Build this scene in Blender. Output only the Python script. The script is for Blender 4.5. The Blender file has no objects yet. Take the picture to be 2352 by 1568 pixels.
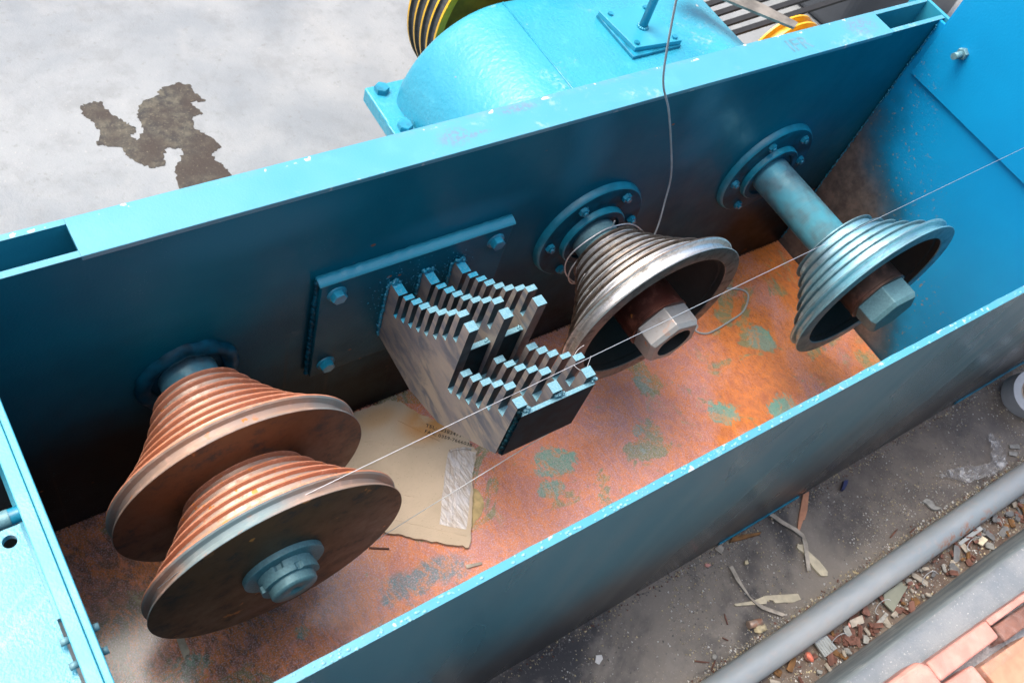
import bpy, bmesh, math, random
from mathutils import Vector, Matrix, noise
rnd = random.Random(7)
SC = bpy.context.scene
COL = SC.collection

# ------------------------------------------------------------------ camera
cam_d = bpy.data.cameras.new('camera')
cam = bpy.data.objects.new('camera', cam_d); COL.objects.link(cam)
cam_d.sensor_width = 36.0; cam_d.lens = 2181.3/2352*36
cam_d.clip_start = 0.02; cam_d.clip_end = 400
RT = (0.81974809, -0.52005197, 0.23991461)      # right
DN = (-0.32710236, -0.76898548, -0.54924073)    # down
FW = (0.47012458, 0.37176240, -0.80048460)      # forward
m = Matrix(((RT[0], -DN[0], -FW[0], -0.41085), (RT[1], -DN[1], -FW[1], -0.65426), (RT[2], -DN[2], -FW[2], 1.43267), (0, 0, 0, 1)))
cam.matrix_world = m
cam_d.dof.use_dof = True; cam_d.dof.focus_distance = 1.22; cam_d.dof.aperture_fstop = 13.0
SC.camera = cam

# ------------------------------------------------------------------ light
SUN_EL, SUN_AZ = 66, 318     # azimuth measured clockwise from +Y
w = bpy.data.worlds.new('World'); SC.world = w; w.use_nodes = True
nt = w.node_tree; bg = nt.nodes['Background']
sky = nt.nodes.new('ShaderNodeTexSky'); sky.sky_type = 'NISHITA'; sky.sun_disc = False
sky.sun_elevation = math.radians(SUN_EL); sky.sun_rotation = math.radians(SUN_AZ)
sky.air_density = 1.0; sky.dust_density = 6.0; sky.ozone_density = 0.4
nt.links.new(sky.outputs[0], bg.inputs[0]); bg.inputs[1].default_value = 0.15
sd = bpy.data.lights.new('sun', 'SUN'); sd.energy = 1.5; sd.angle = math.radians(40); sd.color = (1.0, 0.96, 0.90)
sun = bpy.data.objects.new('sun', sd); COL.objects.link(sun)
az, el = math.radians(SUN_AZ), math.radians(SUN_EL)
sv = Vector((math.sin(az)*math.cos(el), math.cos(az)*math.cos(el), math.sin(el)))
sun.rotation_euler = sv.to_track_quat('Z', 'Y').to_euler()
vs = SC.view_settings; vs.view_transform = 'Standard'; vs.look = 'None'; vs.gamma = 1.0; vs.exposure = 1.15
SC.cycles.max_bounces = 6; SC.cycles.diffuse_bounces = 3; SC.cycles.glossy_bounces = 3
SC.cycles.caustics_reflective = False; SC.cycles.caustics_refractive = False

# ------------------------------------------------------------------ node helper
def s2l(c): return tuple((x/12.92 if x <= .04045 else ((x+.055)/1.055)**2.4) for x in c)
def hexc(h): return s2l(tuple(int(h[i:i+2], 16)/255 for i in (0, 2, 4)))
class NT:
    def __init__(s, name):
        s.m = bpy.data.materials.new(name); s.m.use_nodes = True; s.t = s.m.node_tree
        s.b = s.t.nodes['Principled BSDF']; s.tc = s.t.nodes.new('ShaderNodeTexCoord'); s.geo = None
    def n(s, ty, **k):
        x = s.t.nodes.new(ty)
        for a, v in k.items(): setattr(x, a, v)
        return x
    def put(s, sock, v):
        if isinstance(v, bpy.types.NodeSocket): s.t.links.new(v, sock)
        elif isinstance(v, (tuple, list)) and sock.type == 'RGBA': sock.default_value = (*v[:3], 1)
        else: sock.default_value = v
    def obj(s, scale=(1, 1, 1), rot=(0, 0, 0), loc=(0, 0, 0)):
        mp = s.n('ShaderNodeMapping'); s.t.links.new(s.tc.outputs['Object'], mp.inputs[0])
        mp.inputs['Scale'].default_value = scale; mp.inputs['Rotation'].default_value = rot; mp.inputs['Location'].default_value = loc
        return mp.outputs[0]
    def noise(s, scale, detail=4, rough=.55, vec=None, dist=0):
        x = s.n('ShaderNodeTexNoise'); s.t.links.new(vec or s.tc.outputs['Object'], x.inputs['Vector'])
        x.inputs['Scale'].default_value = scale; x.inputs['Detail'].default_value = detail
        x.inputs['Roughness'].default_value = rough; x.inputs['Distortion'].default_value = dist
        return x.outputs['Fac']
    def voro(s, scale, vec=None, feature='F1'):
        x = s.n('ShaderNodeTexVoronoi'); x.feature = feature
        s.t.links.new(vec or s.tc.outputs['Object'], x.inputs['Vector']); x.inputs['Scale'].default_value = scale
        return x
    def ramp(s, f, a, b, ca=0, cb=1, smooth=True):
        x = s.n('ShaderNodeMapRange'); x.clamp = True
        if smooth: x.interpolation_type = 'SMOOTHSTEP'
        s.put(x.inputs[0], f); x.inputs[1].default_value = a; x.inputs[2].default_value = b; x.inputs[3].default_value = ca; x.inputs[4].default_value = cb
        return x.outputs[0]
    def mix(s, f, a, b, mode='MIX'):
        x = s.n('ShaderNodeMix'); x.data_type = 'RGBA'; x.blend_type = mode
        s.put(x.inputs[0], f); s.put(x.inputs[6], a); s.put(x.inputs[7], b); return x.outputs[2]
    def math(s, op, a, b=0.0):
        x = s.n('ShaderNodeMath', operation=op); s.put(x.inputs[0], a); s.put(x.inputs[1], b); return x.outputs[0]
    def xyz(s):
        x = s.n('ShaderNodeSeparateXYZ'); s.t.links.new(s.tc.outputs['Object'], x.inputs[0]); return x.outputs
    def blob(s, cx, cy, cz, rx, ry, rz):
        """soft ellipsoid mask in object space, 1 in the middle"""
        v = s.obj(scale=(1/rx, 1/ry, 1/rz), loc=(-cx/rx, -cy/ry, -cz/rz))
        l = s.n('ShaderNodeVectorMath', operation='LENGTH'); s.t.links.new(v, l.inputs[0])
        return s.ramp(l.outputs['Value'], 0.25, 1.0, 1, 0)
    def bump(s, h, strength, dist=.001, prev=None):
        x = s.n('ShaderNodeBump'); s.put(x.inputs['Height'], h); x.inputs['Strength'].default_value = strength; x.inputs['Distance'].default_value = dist
        if prev is not None: s.t.links.new(prev, x.inputs['Normal'])
        return x.outputs[0]
    def done(s, col, rough=.5, metal=0.0, nrm=None, spec=.5, coat=0.0, coat_r=.15):
        s.put(s.b.inputs['Base Color'], col); s.put(s.b.inputs['Roughness'], rough); s.put(s.b.inputs['Metallic'], metal)
        s.b.inputs['Specular IOR Level'].default_value = spec; s.b.inputs['Coat Weight'].default_value = coat; s.b.inputs['Coat Roughness'].default_value = coat_r
        if nrm is not None: s.t.links.new(nrm, s.b.inputs['Normal'])
        return s.m

def plain(name, col, rough=.6, metal=0.0, sc=80, var=.25, bump=.3, bd=.0006, coat=0.0):
    t = NT(name); f = t.noise(sc, 5); g = t.noise(sc*.17, 3)
    c = t.mix(t.ramp(f, .3, .7), tuple(x*(1-var) for x in col), tuple(min(1, x*(1+var)) for x in col))
    c = t.mix(t.ramp(g, .35, .7, 0, .5), c, tuple(x*.75 for x in col))
    return t.done(c, rough, metal, t.bump(f, bump, bd), coat=coat)

PB = (0.024, 0.255, 0.375)      # the machine's blue paint
def blue_paint(name, peel=420, wear=.0, rough=.34, peel_s=.25, pd=.0008, edge=False, drip=False):
    t = NT(name)
    n1 = t.noise(3.5, 3); n2 = t.noise(26, 5, .6); pl = t.noise(peel, 2, .5)
    c = t.mix(t.ramp(n1, .3, .7), PB, (0.035, .32, .44))
    c = t.mix(t.ramp(n2, .55, .75, 0, .25), c, (0.09, .42, .52))
    if wear > 1: c = t.mix(t.ramp(n1, .2, .8, .30, .65), c, (.10, .28, .375))
    r = t.ramp(n2, .3, .75, rough-.06, rough+.12)
    if wear > 0:
        w1 = t.noise(9, 6, .7, dist=.6); w2 = t.noise(120, 4, .7)
        mk = t.math('MULTIPLY', t.ramp(w1, .60-wear*.02, .70), t.ramp(w2, .42, .62))
        c = t.mix(mk, c, (.20, .36, .42)); r = t.math('ADD', r, t.math('MULTIPLY', mk, .3))
        ch = t.math('MULTIPLY', t.ramp(t.noise(30, 3), .72, .735), t.ramp(w1, .5, .55))
        c = t.mix(ch, c, (.62, .58, .55))
        rs = t.ramp(t.noise(55, 3, .5, t.obj(loc=(3, 1, 2))), .765, .785)
        c = t.mix(rs, c, (.45, .13, .03))
    x, y, z = t.xyz()[:3]
    if edge:
        e = t.math('MAXIMUM', t.ramp(y, .040, .052), t.math('MULTIPLY', t.ramp(y, .006, -.001), .6))
        k = t.math('MULTIPLY', t.math('MULTIPLY', e, t.ramp(t.noise(70, 5, .7), .40, .56)), t.ramp(t.noise(4, 3), .38, .58))
        c = t.mix(t.math('MULTIPLY', k, .75), c, (.10, .26, .34))
        k = t.math('MULTIPLY', t.ramp(e, .3, .9), t.ramp(t.noise(55, 3, .5, t.obj(loc=(8, 8, 8))), .635, .66)); c = t.mix(k, c, (.66, .62, .60))
        for b in ((.175, .024, .6, .035, .022, .1), (.285, .043, .6, .045, .010, .1), (.205, .020, .6, .030, .006, .1), (.97, .03, .6, .05, .03, .1)):
            k = t.math('MULTIPLY', t.blob(*b), t.ramp(t.noise(180, 4, .7), .40, .58)); c = t.mix(t.math('MULTIPLY', k, .8), c, (.14, .19, .26))
    if drip:
        for q in (-.293, -.312):
            wv = t.math('ADD', t.math('ADD', y, t.math('MULTIPLY', x, -.55)), t.math('MULTIPLY', t.noise(40, 3), .012))
            dd = t.math('ABSOLUTE', t.math('SUBTRACT', wv, q+.236)); c = t.mix(t.math('MULTIPLY', t.ramp(dd, .0030, .0008), .5), c, (.16, .30, .27))
    if drip: c = t.mix(.45, c, (.03, .24, .33))
    nb = t.bump(pl, peel_s, pd); nb = t.bump(t.noise(60, 3), .15, .001, nb)
    return t.done(c, r, 0, nb, coat=.25, coat_r=.2)

M = {}
M['paint'] = blue_paint('blue_paint')
M['paint_worn'] = blue_paint('worn_blue_paint', wear=1.2, edge=True)
M['ledge'] = blue_paint('drip_stained_blue_paint', wear=.6, drip=True, peel_s=.5, pd=.0015)
M['paint_cast'] = blue_paint('rough_cast_blue_paint', peel=110, wear=.5, rough=.30, peel_s=.6, pd=.0022)

def wall_paint():       # thin blue spray over black primer; the coat ends low on the wall
    t = NT('blue_spray_over_primer'); x, y, z = t.xyz()[:3]
    n1 = t.noise(4, 4, .55); n2 = t.noise(300, 2); n3 = t.noise(22, 6, .7)
    zz = t.math('ADD', z, t.math('MULTIPLY', t.math('SUBTRACT', n1, .5), .30))
    zz = t.math('ADD', zz, t.math('MULTIPLY', t.ramp(x, -.42, .25), .05))
    primer = t.mix(t.ramp(n3, .35, .7), (.004, .004, .0045), (.014, .009, .007))
    rs = t.math('MULTIPLY', t.ramp(n3, .62, .74), t.ramp(z, .30, .05))
    primer = t.mix(t.math('MULTIPLY', rs, t.ramp(x, .2, .6)), primer, (.26, .075, .018))
    blue = t.mix(t.ramp(n1, .3, .7), (.0, .105, .170), (.0, .142, .215))
    c = t.mix(t.ramp(zz, .13, .50), primer, blue)
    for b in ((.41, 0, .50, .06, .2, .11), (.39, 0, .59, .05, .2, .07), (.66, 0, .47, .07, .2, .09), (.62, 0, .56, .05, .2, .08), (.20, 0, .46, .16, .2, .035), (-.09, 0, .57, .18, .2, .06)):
        k = t.blob(*b); c = t.mix(t.math('MULTIPLY', k, .5), c, (.03, .22, .33))  # soft light reflections on the wall, painted in as lighter patches
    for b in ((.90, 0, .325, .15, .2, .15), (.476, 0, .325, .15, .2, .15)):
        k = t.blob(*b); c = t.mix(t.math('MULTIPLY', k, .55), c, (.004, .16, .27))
    sc_ = t.noise(1, 3, .8, t.obj(scale=(14, 14, 420), rot=(0, .5, 0))); c = t.mix(t.math('MULTIPLY', t.math('MULTIPLY', t.ramp(sc_, .68, .72), t.ramp(n1, .5, .62)), .5), c, (.02, .25, .36))
    run = t.noise(1, 4, .6, t.obj(scale=(60, 60, 2.5))); c = t.mix(t.math('MULTIPLY', t.math('MULTIPLY', t.ramp(run, .58, .70), t.ramp(z, .40, .10)), .35), c, (.05, .025, .015))
    sp = t.voro(260); dots = t.math('MULTIPLY', t.ramp(sp.outputs['Distance'], .10, .06), t.ramp(t.noise(7, 2), .55, .66))
    c = t.mix(t.math('MULTIPLY', dots, .6), c, (.25, .5, .6))
    rr = t.voro(28, t.obj(scale=(1, 1, 1.6), rot=(0, .7, 0)))
    c = t.mix(t.math('MULTIPLY', t.ramp(rr.outputs['Distance'], .13, .08), t.ramp(t.noise(5, 2, .5, t.obj(loc=(4, 4, 4))), .57, .62)), c, (.35, .10, .02))
    return t.done(c, t.ramp(n3, .3, .7, .30, .48), 0, t.bump(n2, .35, .0007), spec=.12)
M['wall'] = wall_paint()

def front_paint():
    t = NT('grey_blue_side_paint'); x, y, z = t.xyz()[:3]; n1 = t.noise(3, 4); n2 = t.noise(350, 2); n3 = t.noise(2.4, 2, .5, t.obj(scale=(3, 1, .6)))
    zz = t.math('ADD', z, t.math('MULTIPLY', t.math('SUBTRACT', n1, .5), .35))
    blue = t.mix(t.ramp(x, -.3, .85), (.0, .165, .225), (.026, .145, .185))
    c = t.mix(t.ramp(zz, .0, .40), (.065, .068, .070), blue)
    du = t.noise(1, 4, .65, t.obj(scale=(9, 1, 2.2), rot=(0, .42, 0)))
    c = t.mix(t.math('MULTIPLY', t.ramp(du, .50, .72, 0, .45), t.ramp(x, -.1, .5, .25, 1)), c, (.16, .19, .20))
    return t.done(c, t.ramp(n3, .3, .7, .22, .38), 0, t.bump(n2, .25, .0005), spec=.35)
M['front'] = front_paint()

def panel_paint():      # bright blue coat over bare dark plate, open low and toward the back corner
    t = NT('bright_blue_panel_paint'); x, y, z = t.xyz()[:3]
    n1 = t.noise(5, 3); n2 = t.noise(260, 2); n3 = t.noise(40, 6, .7)
    c = t.mix(t.ramp(n1, .3, .7), (.002, .27, .56), (.002, .31, .62))
    bare = t.mix(t.ramp(n3, .3, .7), (.075, .072, .070), (.17, .150, .135))
    bare = t.mix(t.ramp(n3, .66, .75), bare, (.32, .11, .03))
    k1 = t.blob(1.15, -.07, .16, .5, .13, .25); k2 = t.blob(1.15, -.04, .10, .5, .16, .18); k3 = t.blob(1.15, -.27, .05, .5, .27, .20)
    n4 = t.noise(11, 5, .65); f = t.math('SUBTRACT', z, t.math('MULTIPLY', y, 1.1))
    f = t.math('ADD', f, t.math('ADD', t.math('MULTIPLY', t.math('SUBTRACT', n1, .5), .22), t.math('MULTIPLY', t.math('SUBTRACT', n4, .5), .10)))
    k = t.ramp(f, .55, .24)
    sp_ = t.math('MULTIPLY', t.ramp(t.noise(120, 4, .7), .60, .68), t.math('MULTIPLY', t.ramp(f, .62, .50), t.ramp(f, .34, .44)))
    c = t.mix(t.ramp(k, .0, .5), c, (.0, .12, .22)); k = t.ramp(k, .25, .90)
    c = t.mix(k, c, bare); c = t.mix(t.math('MULTIPLY', sp_, .7), c, (.30, .22, .05))
    return t.done(c, .45, 0, t.bump(n2, .4, .0007), spec=.4)
M['panel'] = panel_paint()

def rust_floor():
    t = NT('rusted_wet_plate')
    v = t.obj(rot=(0, 0, .5), scale=(1.6, 1, 1)); n1 = t.noise(4.2, 6, .6, dist=.5); n2 = t.noise(46, 8, .75, v, .5); n3 = t.noise(190, 6, .75, v, .6)
    n4 = t.noise(7, 5, .62, t.obj(loc=(7.3, 2.1, 0)), .8); n5 = t.noise(420, 3, .6); x, y, z = t.xyz()[:3]
    c = t.mix(t.ramp(n2, .32, .66), (.82, .25, .038), (.54, .13, .030))
    c = t.mix(t.ramp(n3, .55, .72, 0, .6), c, (.92, .38, .09))
    pk = t.math('MULTIPLY', t.ramp(t.math('ADD', n1, t.ramp(x, .85, .35, -.06, .14)), .42, .56), t.ramp(n3, .36, .56))
    c = t.mix(t.math('MULTIPLY', pk, .55), c, (.74, .36, .36))
    c = t.mix(t.math('MULTIPLY', t.ramp(n4, .54, .57), t.ramp(n3, .30, .45)), c, (.30, .27, .12))
    tl = t.ramp(t.math('ADD', n4, t.math('MULTIPLY', n2, .25)), .79, .84)
    for b in ((.365, -.235, .075, .05), (.33, -.275, .04, .03), (.728, -.295, .05, .055), (.853, -.335, .06, .04), (.93, -.19, .05, .045), (.62, -.17, .025, .03), (.545, -.25, .02, .02), (-.148, -.3, .022, .02), (-.30, -.272, .05, .03), (-.02, -.40, .03, .03), (.10, -.40, .03, .02)):
        k = t.blob(b[0], b[1], 0, b[2], b[3], .3)
        tl = t.math('MAXIMUM', tl, t.ramp(t.math('ADD', t.math('ADD', k, t.math('MULTIPLY', t.math('SUBTRACT', n2, .5), 2.8)), t.math('MULTIPLY', t.math('SUBTRACT', n4, .5), 3.0)), .45, .70))
    olive = t.math('MULTIPLY', t.blob(-.36, -.18, 0, .09, .06, .3), .8); c = t.mix(olive, c, (.12, .10, .03))
    tcol = t.mix(t.ramp(n4, .40, .62), (.09, .42, .34), (.28, .36, .28))
    c = t.mix(t.math('MULTIPLY', tl, .9), c, tcol)
    dk = t.math('MULTIPLY', t.ramp(x, .0, -.25), t.ramp(n2, .35, .62))
    c = t.mix(t.math('MULTIPLY', dk, .85), c, (.11, .060, .022))
    gb = t.blob(.03, -.36, 0, .20, .10, .2); gb = t.math('MULTIPLY', gb, t.ramp(n1, .36, .56))
    gcol = t.mix(t.ramp(n3, .5, .62), (.17, .21, .23), (.06, .40, .47)); c = t.mix(t.math('MULTIPLY', t.ramp(gb, .15, .4), .9), c, gcol)
    vn = t.noise(9, 6, .7, t.obj(loc=(2.2, 6.1, 0), rot=(0, 0, .5), scale=(1.5, 1, 1)), .6)
    ve = t.ramp(t.math('ABSOLUTE', t.math('SUBTRACT', vn, .5)), .045, .010)
    c = t.mix(t.math('MULTIPLY', ve, t.ramp(n3, .35, .6, .1, .7)), c, (.90, .27, .03))
    c = t.mix(t.math('MULTIPLY', t.ramp(vn, .60, .68), t.ramp(n3, .35, .6)), c, (.42, .38, .20))
    c = t.mix(t.math('MULTIPLY', t.math('MULTIPLY', t.ramp(n3, .60, .70), t.ramp(n2, .52, .6)), .7), c, (.46, .10, .04))
    fl = t.math('MULTIPLY', t.ramp(n5, .50, .62), t.ramp(t.math('ADD', n1, t.ramp(x, .85, .35, -.04, .14)), .40, .58)); c = t.mix(t.math('MULTIPLY', fl, .50), c, (.76, .56, .68))  # lilac speckle paints the sky's sheen into the rust colour
    dkk = t.math('MULTIPLY', t.ramp(n3, .38, .26), .45); c = t.mix(dkk, c, (.26, .07, .03))
    nb = t.bump(n2, .8, .004); nb = t.bump(n3, .9, .0020, nb); nb = t.bump(n5, .6, .0008, nb)
    return t.done(c, t.ramp(t.math('ADD', n3, t.math('MULTIPLY', n1, .4)), .55, .85, .50, .16), 0, nb, spec=.8, coat=1.0, coat_r=.17)
M['rust_floor'] = rust_floor()

def rusty(name, a, b, c3, metal=.35, r0=.35, r1=.6, sc=60, streak=(1, 1, 1), teal=0.0, rings=0):
    t = NT(name); n1 = t.noise(sc*.12, 5, .6); n2 = t.noise(sc, 6, .7, t.obj(scale=streak)); n3 = t.noise(sc*6, 3)
    c = t.mix(t.ramp(n1, .3, .7), a, b); c = t.mix(t.ramp(n2, .50, .70), c, c3)
    sp = t.math('MULTIPLY', t.ramp(t.noise(sc*.9, 3, .5, t.obj(loc=(5, 9, 1), scale=streak)), .655, .685), t.ramp(n1, .44, .54))
    c = t.mix(sp, c, (.62, .20, .04))
    if rings:
        rg = t.noise(1, 3, .7, t.obj(scale=(5, 900, 5))); c = t.mix(t.math('MULTIPLY', t.ramp(rg, .56, .70), .45), c, (.14, .085, .06)); c = t.mix(t.math('MULTIPLY', t.ramp(rg, .42, .30), .35), c, (.72, .62, .56))
    if teal: c = t.mix(t.math('MULTIPLY', t.ramp(t.noise(sc*.1, 3, .5, t.obj(loc=(1, 5, 2))), .5, .68), teal), c, (.16, .33, .38))
    return t.done(c, t.ramp(n2, .3, .7, r0, r1), t.ramp(n2, .45, .7, metal, metal*.3), t.bump(n2, .4, .0008, t.bump(n3, .2, .0004)))
M['rust_cone'] = rusty('rusted_turned_steel', (.38, .25, .18), (.48, .37, .30), (.44, .19, .10), .35, .38, .62, 70, rings=1)
M['rust_ridge'] = rusty('pink_brown_ridge_rust', (.54, .23, .14), (.46, .18, .095), (.64, .30, .20), .1, .5, .7, 120, teal=.0)
M['rust_rim'] = rusty('worn_rim_rust', (.40, .26, .19), (.34, .28, .25), (.48, .30, .23), .3, .35, .6, 60, teal=.6)
M['disc'] = rusty('dark_brown_scale', (.085, .034, .014), (.150, .055, .018), (.026, .024, .024), .1, .42, .62, 30, teal=.12)

def steel(name, base, dark, rough=.28, teal=None, tf=.5):
    t = NT(name); n1 = t.noise(14, 5, .65); n2 = t.noise(160, 4, .6, t.obj(scale=(1, 6, 1)), .4); n3 = t.noise(60, 6, .72)
    c = t.mix(t.ramp(n3, .45, .72), base, dark)
    c = t.mix(t.ramp(n2, .62, .75, 0, .6), c, (.22, .15, .09))
    rg = t.noise(1, 3, .7, t.obj(scale=(7, 1100, 7))); c = t.mix(t.math('MULTIPLY', t.ramp(rg, .55, .68), .6), c, (.10, .08, .065))
    if teal: c = t.mix(t.math('MULTIPLY', t.ramp(n1, .30, .62, .45, 1), tf), c, teal)
    mt = t.ramp(n1, .3, .65, .9, .45) if teal else .95
    return t.done(c, t.ramp(n3, .3, .75, rough, rough+.25), mt, t.bump(n2, .35, .0005))
M['steel'] = steel('matt_worn_steel', (.74, .74, .73), (.40, .37, .34), .34)
M['steel_ring'] = steel('dull_dark_steel', (.20, .20, .20), (.09, .075, .065), .4)
M['steel_edge'] = steel('dirty_brown_steel_edge', (.24, .20, .17), (.08, .06, .05), .4)
M['steel_teal'] = steel('steel_dusted_with_blue_spray', (.50, .60, .64), (.26, .32, .34), .30, (.10, .42, .52), .7)
M['steel_teal_ridge'] = steel('steel_ridge_with_blue_spray', (.24, .32, .35), (.10, .13, .15), .4, (.07, .26, .33), .5)
M['shaft_blue'] = steel('shaft_half_sprayed_blue', (.56, .70, .74), (.40, .50, .52), .28, (.02, .40, .56), .8)
M['cavity'] = plain('black_cast_cavity', (.012, .010, .009), .75)
M['hub_red'] = rusty('burnt_red_brown_hub', (.12, .030, .018), (.045, .018, .012), (.20, .060, .035), .4, .35, .55, 40)
M['hub_brown'] = rusty('brown_hub', (.16, .085, .060), (.07, .045, .036), (.22, .10, .07), .4, .35, .55, 40)
M['nut_grey'] = rusty('grey_machined_nut', (.30, .29, .28), (.36, .35, .34), (.24, .21, .19), .35, .35, .5, 40)
M['nut_blue'] = plain('grey_blue_sprayed_nut', (.13, .27, .31), .5, .2, 300, .15)
M['bolt_blue'] = plain('blue_painted_bolt', (.01, .21, .33), .35, 0, 60, .3, .5, .001, .2)
M['deep_blue'] = plain('deep_blue_painted_iron', (.0, .055, .095), .5, 0, 40, .5, .3, .001, .0); M['deep_blue'].node_tree.nodes['Principled BSDF'].inputs['Specular IOR Level'].default_value = .2
M['rim_blue'] = plain('mid_blue_painted_edge', (.008, .21, .31), .4, 0, 60, .2, .3, .001, .1)

def comb_steel():
    t = NT('mill_scaled_steel'); v = t.obj(rot=(.9, 0, 0), scale=(1, 1, 3)); n1 = t.noise(16, 6, .65, v, .7); n2 = t.noise(200, 3, .6, v); n3 = t.noise(6, 4)
    c = t.mix(t.ramp(n1, .35, .62), (.15, .165, .20), (.38, .325, .27)); c = t.mix(t.ramp(n3, .42, .66, 0, .7), c, (.24, .225, .25))
    c = t.mix(t.ramp(n2, .60, .72, 0, .5), c, (.32, .24, .17))
    sp = t.voro(700); c = t.mix(t.math('MULTIPLY', t.ramp(sp.outputs['Distance'], .16, .08), t.ramp(t.noise(30, 2), .45, .6, .1, .8)), c, (.45, .68, .75))
    return t.done(c, t.ramp(n1, .3, .7, .38, .6), .35, t.bump(n2, .3, .0004))
M['comb'] = comb_steel()
t = NT('pale_blue_sprayed_top'); n = t.noise(500, 2); y = t.xyz()[1]
c = t.mix(t.ramp(y, -.04, -.12), (.008, .30, .48), (.105, .25, .31)); c = t.mix(t.ramp(n, .45, .7, 0, .45), c, (.27, .44, .50))
M['comb_top'] = t.done(c, .42, 0, t.bump(n, .5, .0005))
M['comb_dark'] = plain('blue_black_slot_face', (.040, .062, .072), .5, .2, 60, .4)
M['end_dark'] = plain('near_black_blue_plate', (.001, .017, .024), .6, 0, 60, .5); M['end_dark'].node_tree.nodes['Principled BSDF'].inputs['Specular IOR Level'].default_value = .12

def concrete():
    t = NT('yard_concrete'); x, y, z = t.xyz()[:3]
    n1 = t.noise(2.2, 6, .6, dist=.4); n2 = t.noise(14, 7, .7); n3 = t.noise(160, 4, .7); n4 = t.noise(4.5, 5, .62, t.obj(loc=(3.7, 8.1, 0)), .5)
    pale = t.mix(t.ramp(n1, .35, .65), (.165, .186, .202), (.240, .256, .264)); pale = t.mix(t.ramp(n2, .44, .70, 0, .5), pale, (.145, .155, .160)); pale = t.mix(t.ramp(n4, .50, .70, 0, .35), pale, (.28, .285, .28)); pale = t.mix(t.ramp(t.noise(60, 5, .7), .58, .72, 0, .5), pale, (.13, .135, .13))
    pale = t.mix(t.math('MULTIPLY', t.ramp(n3, .62, .74), t.ramp(n1, .45, .65)), pale, (.42, .40, .35))
    dirty = t.mix(t.ramp(n4, .40, .60), (.215, .190, .160), (.036, .036, .040)); dirty = t.mix(t.ramp(n2, .50, .66, 0, .55), dirty, (.26, .235, .205))
    dirty = t.mix(t.ramp(n3, .60, .70, 0, .7), dirty, (.36, .33, .29))
    dirty = t.mix(t.math('MULTIPLY', t.ramp(x, .75, 1.05, 0, .7), t.ramp(n2, .3, .6, .5, 1)), dirty, (.20, .17, .14))
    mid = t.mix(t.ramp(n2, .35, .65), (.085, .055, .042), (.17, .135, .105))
    c = t.mix(t.ramp(y, -.40, -.30), dirty, pale)
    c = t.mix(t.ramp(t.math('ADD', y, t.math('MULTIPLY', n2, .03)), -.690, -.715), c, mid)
    nb = t.bump(n2, .35, .006); nb = t.bump(n3, .5, .0015, nb)
    return t.done(c, t.ramp(n1, .3, .7, .42, .7), 0, nb, spec=.45)
M['ground'] = concrete()
t = NT('wet_dark_concrete'); n = t.noise(50, 6, .7); n2 = t.noise(9, 4)
c = t.mix(t.ramp(n, .35, .7), (.030, .029, .026), (.115, .105, .075)); c = t.mix(t.ramp(n2, .35, .65), c, (.040, .030, .022)); c = t.mix(t.ramp(t.noise(200, 4, .7), .60, .72, 0, .8), c, (.17, .15, .10))
M['wet'] = t.done(c, .22, 0, t.bump(n, .35, .003), spec=.35)
M['yellow'] = plain('yellow_paint', (.72, .40, .012), .4, 0, 50, .15, .2, .0005, .3)
M['yellow_dark'] = plain('dull_olive_yellow_paint', (.42, .19, .010), .55, 0, 20, .5)
M['rubber'] = plain('dusty_belt_rubber', (.055, .060, .066), .7, 0, 90, .3)
M['belt'] = plain('black_belt', (.006, .006, .006), .6, 0, 40, .5)
M['old_bar'] = plain('scuffed_grey_angle_bar', (.17, .155, .135), .6, .2, 30, .4)
def card():
    t = NT('damp_cardboard'); n1 = t.noise(9, 5, .6); n2 = t.noise(120, 4, .6, t.obj(scale=(1, 5, 1), rot=(0, 0, .9))); x, y, z = t.xyz()[:3]
    c = t.mix(t.ramp(n1, .35, .7), (.64, .51, .38), (.54, .43, .315)); c = t.mix(t.ramp(n2, .55, .75, 0, .4), c, (.42, .34, .25))
    st = t.math('MULTIPLY', t.blob(.20, -.075, 0, .075, .055, .2), t.ramp(n1, .3, .55)); c = t.mix(st, c, (.55, .28, .10))
    st = t.blob(.12, -.03, 0, .06, .03, .2); c = t.mix(t.math('MULTIPLY', st, .6), c, (.52, .30, .13))
    g = t.ramp(t.noise(420, 1), .70, .74); c = t.mix(t.math('MULTIPLY', g, .5), c, (.15, .1, .07))
    return t.done(c, .75, 0, t.bump(n2, .3, .0006, t.bump(n1, .3, .004)), spec=.25)
M['card'] = card()
t = NT('wrinkled_packing_tape'); n = t.noise(60, 4, .6, t.obj(rot=(0, 0, .87), scale=(2.5, .7, 1)), .6)
M['tape'] = t.done(t.mix(t.ramp(n, .35, .65), (.50, .42, .36), (.66, .62, .62)), .16, 0, t.bump(n, .8, .004), spec=.7)
M['ink'] = plain('faded_black_ink', (.045, .035, .03), .8)
M['paper'] = plain('yellowed_paper', (.52, .38, .18), .7)
t = NT('bright_drawn_wire'); M['wire'] = t.done((.62, .63, .65), .3, .5, spec=.9)
M['wire_dull'] = plain('dull_grey_wire', (.42, .44, .45), .4, .15)
def pipe_m():
    t = NT('grey_galvanised_pipe'); n1 = t.noise(8, 5, .65, t.obj(scale=(.4, 1, 1))); n2 = t.noise(60, 5, .7); x, y, z = t.xyz()[:3]
    c = t.mix(t.ramp(n1, .3, .7), (.30, .36, .40), (.46, .475, .475)); c = t.mix(t.ramp(n2, .5, .75, 0, .5), c, (.50, .49, .47))
    rs = t.math('MULTIPLY', t.ramp(n2, .50, .62), t.math('MAXIMUM', t.blob(1.10, -.72, -.09, .18, .04, .05), .06)); c = t.mix(rs, c, (.36, .13, .05))
    return t.done(c, .5, .2, t.bump(n2, .3, .0008))
M['pipe'] = pipe_m()
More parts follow.
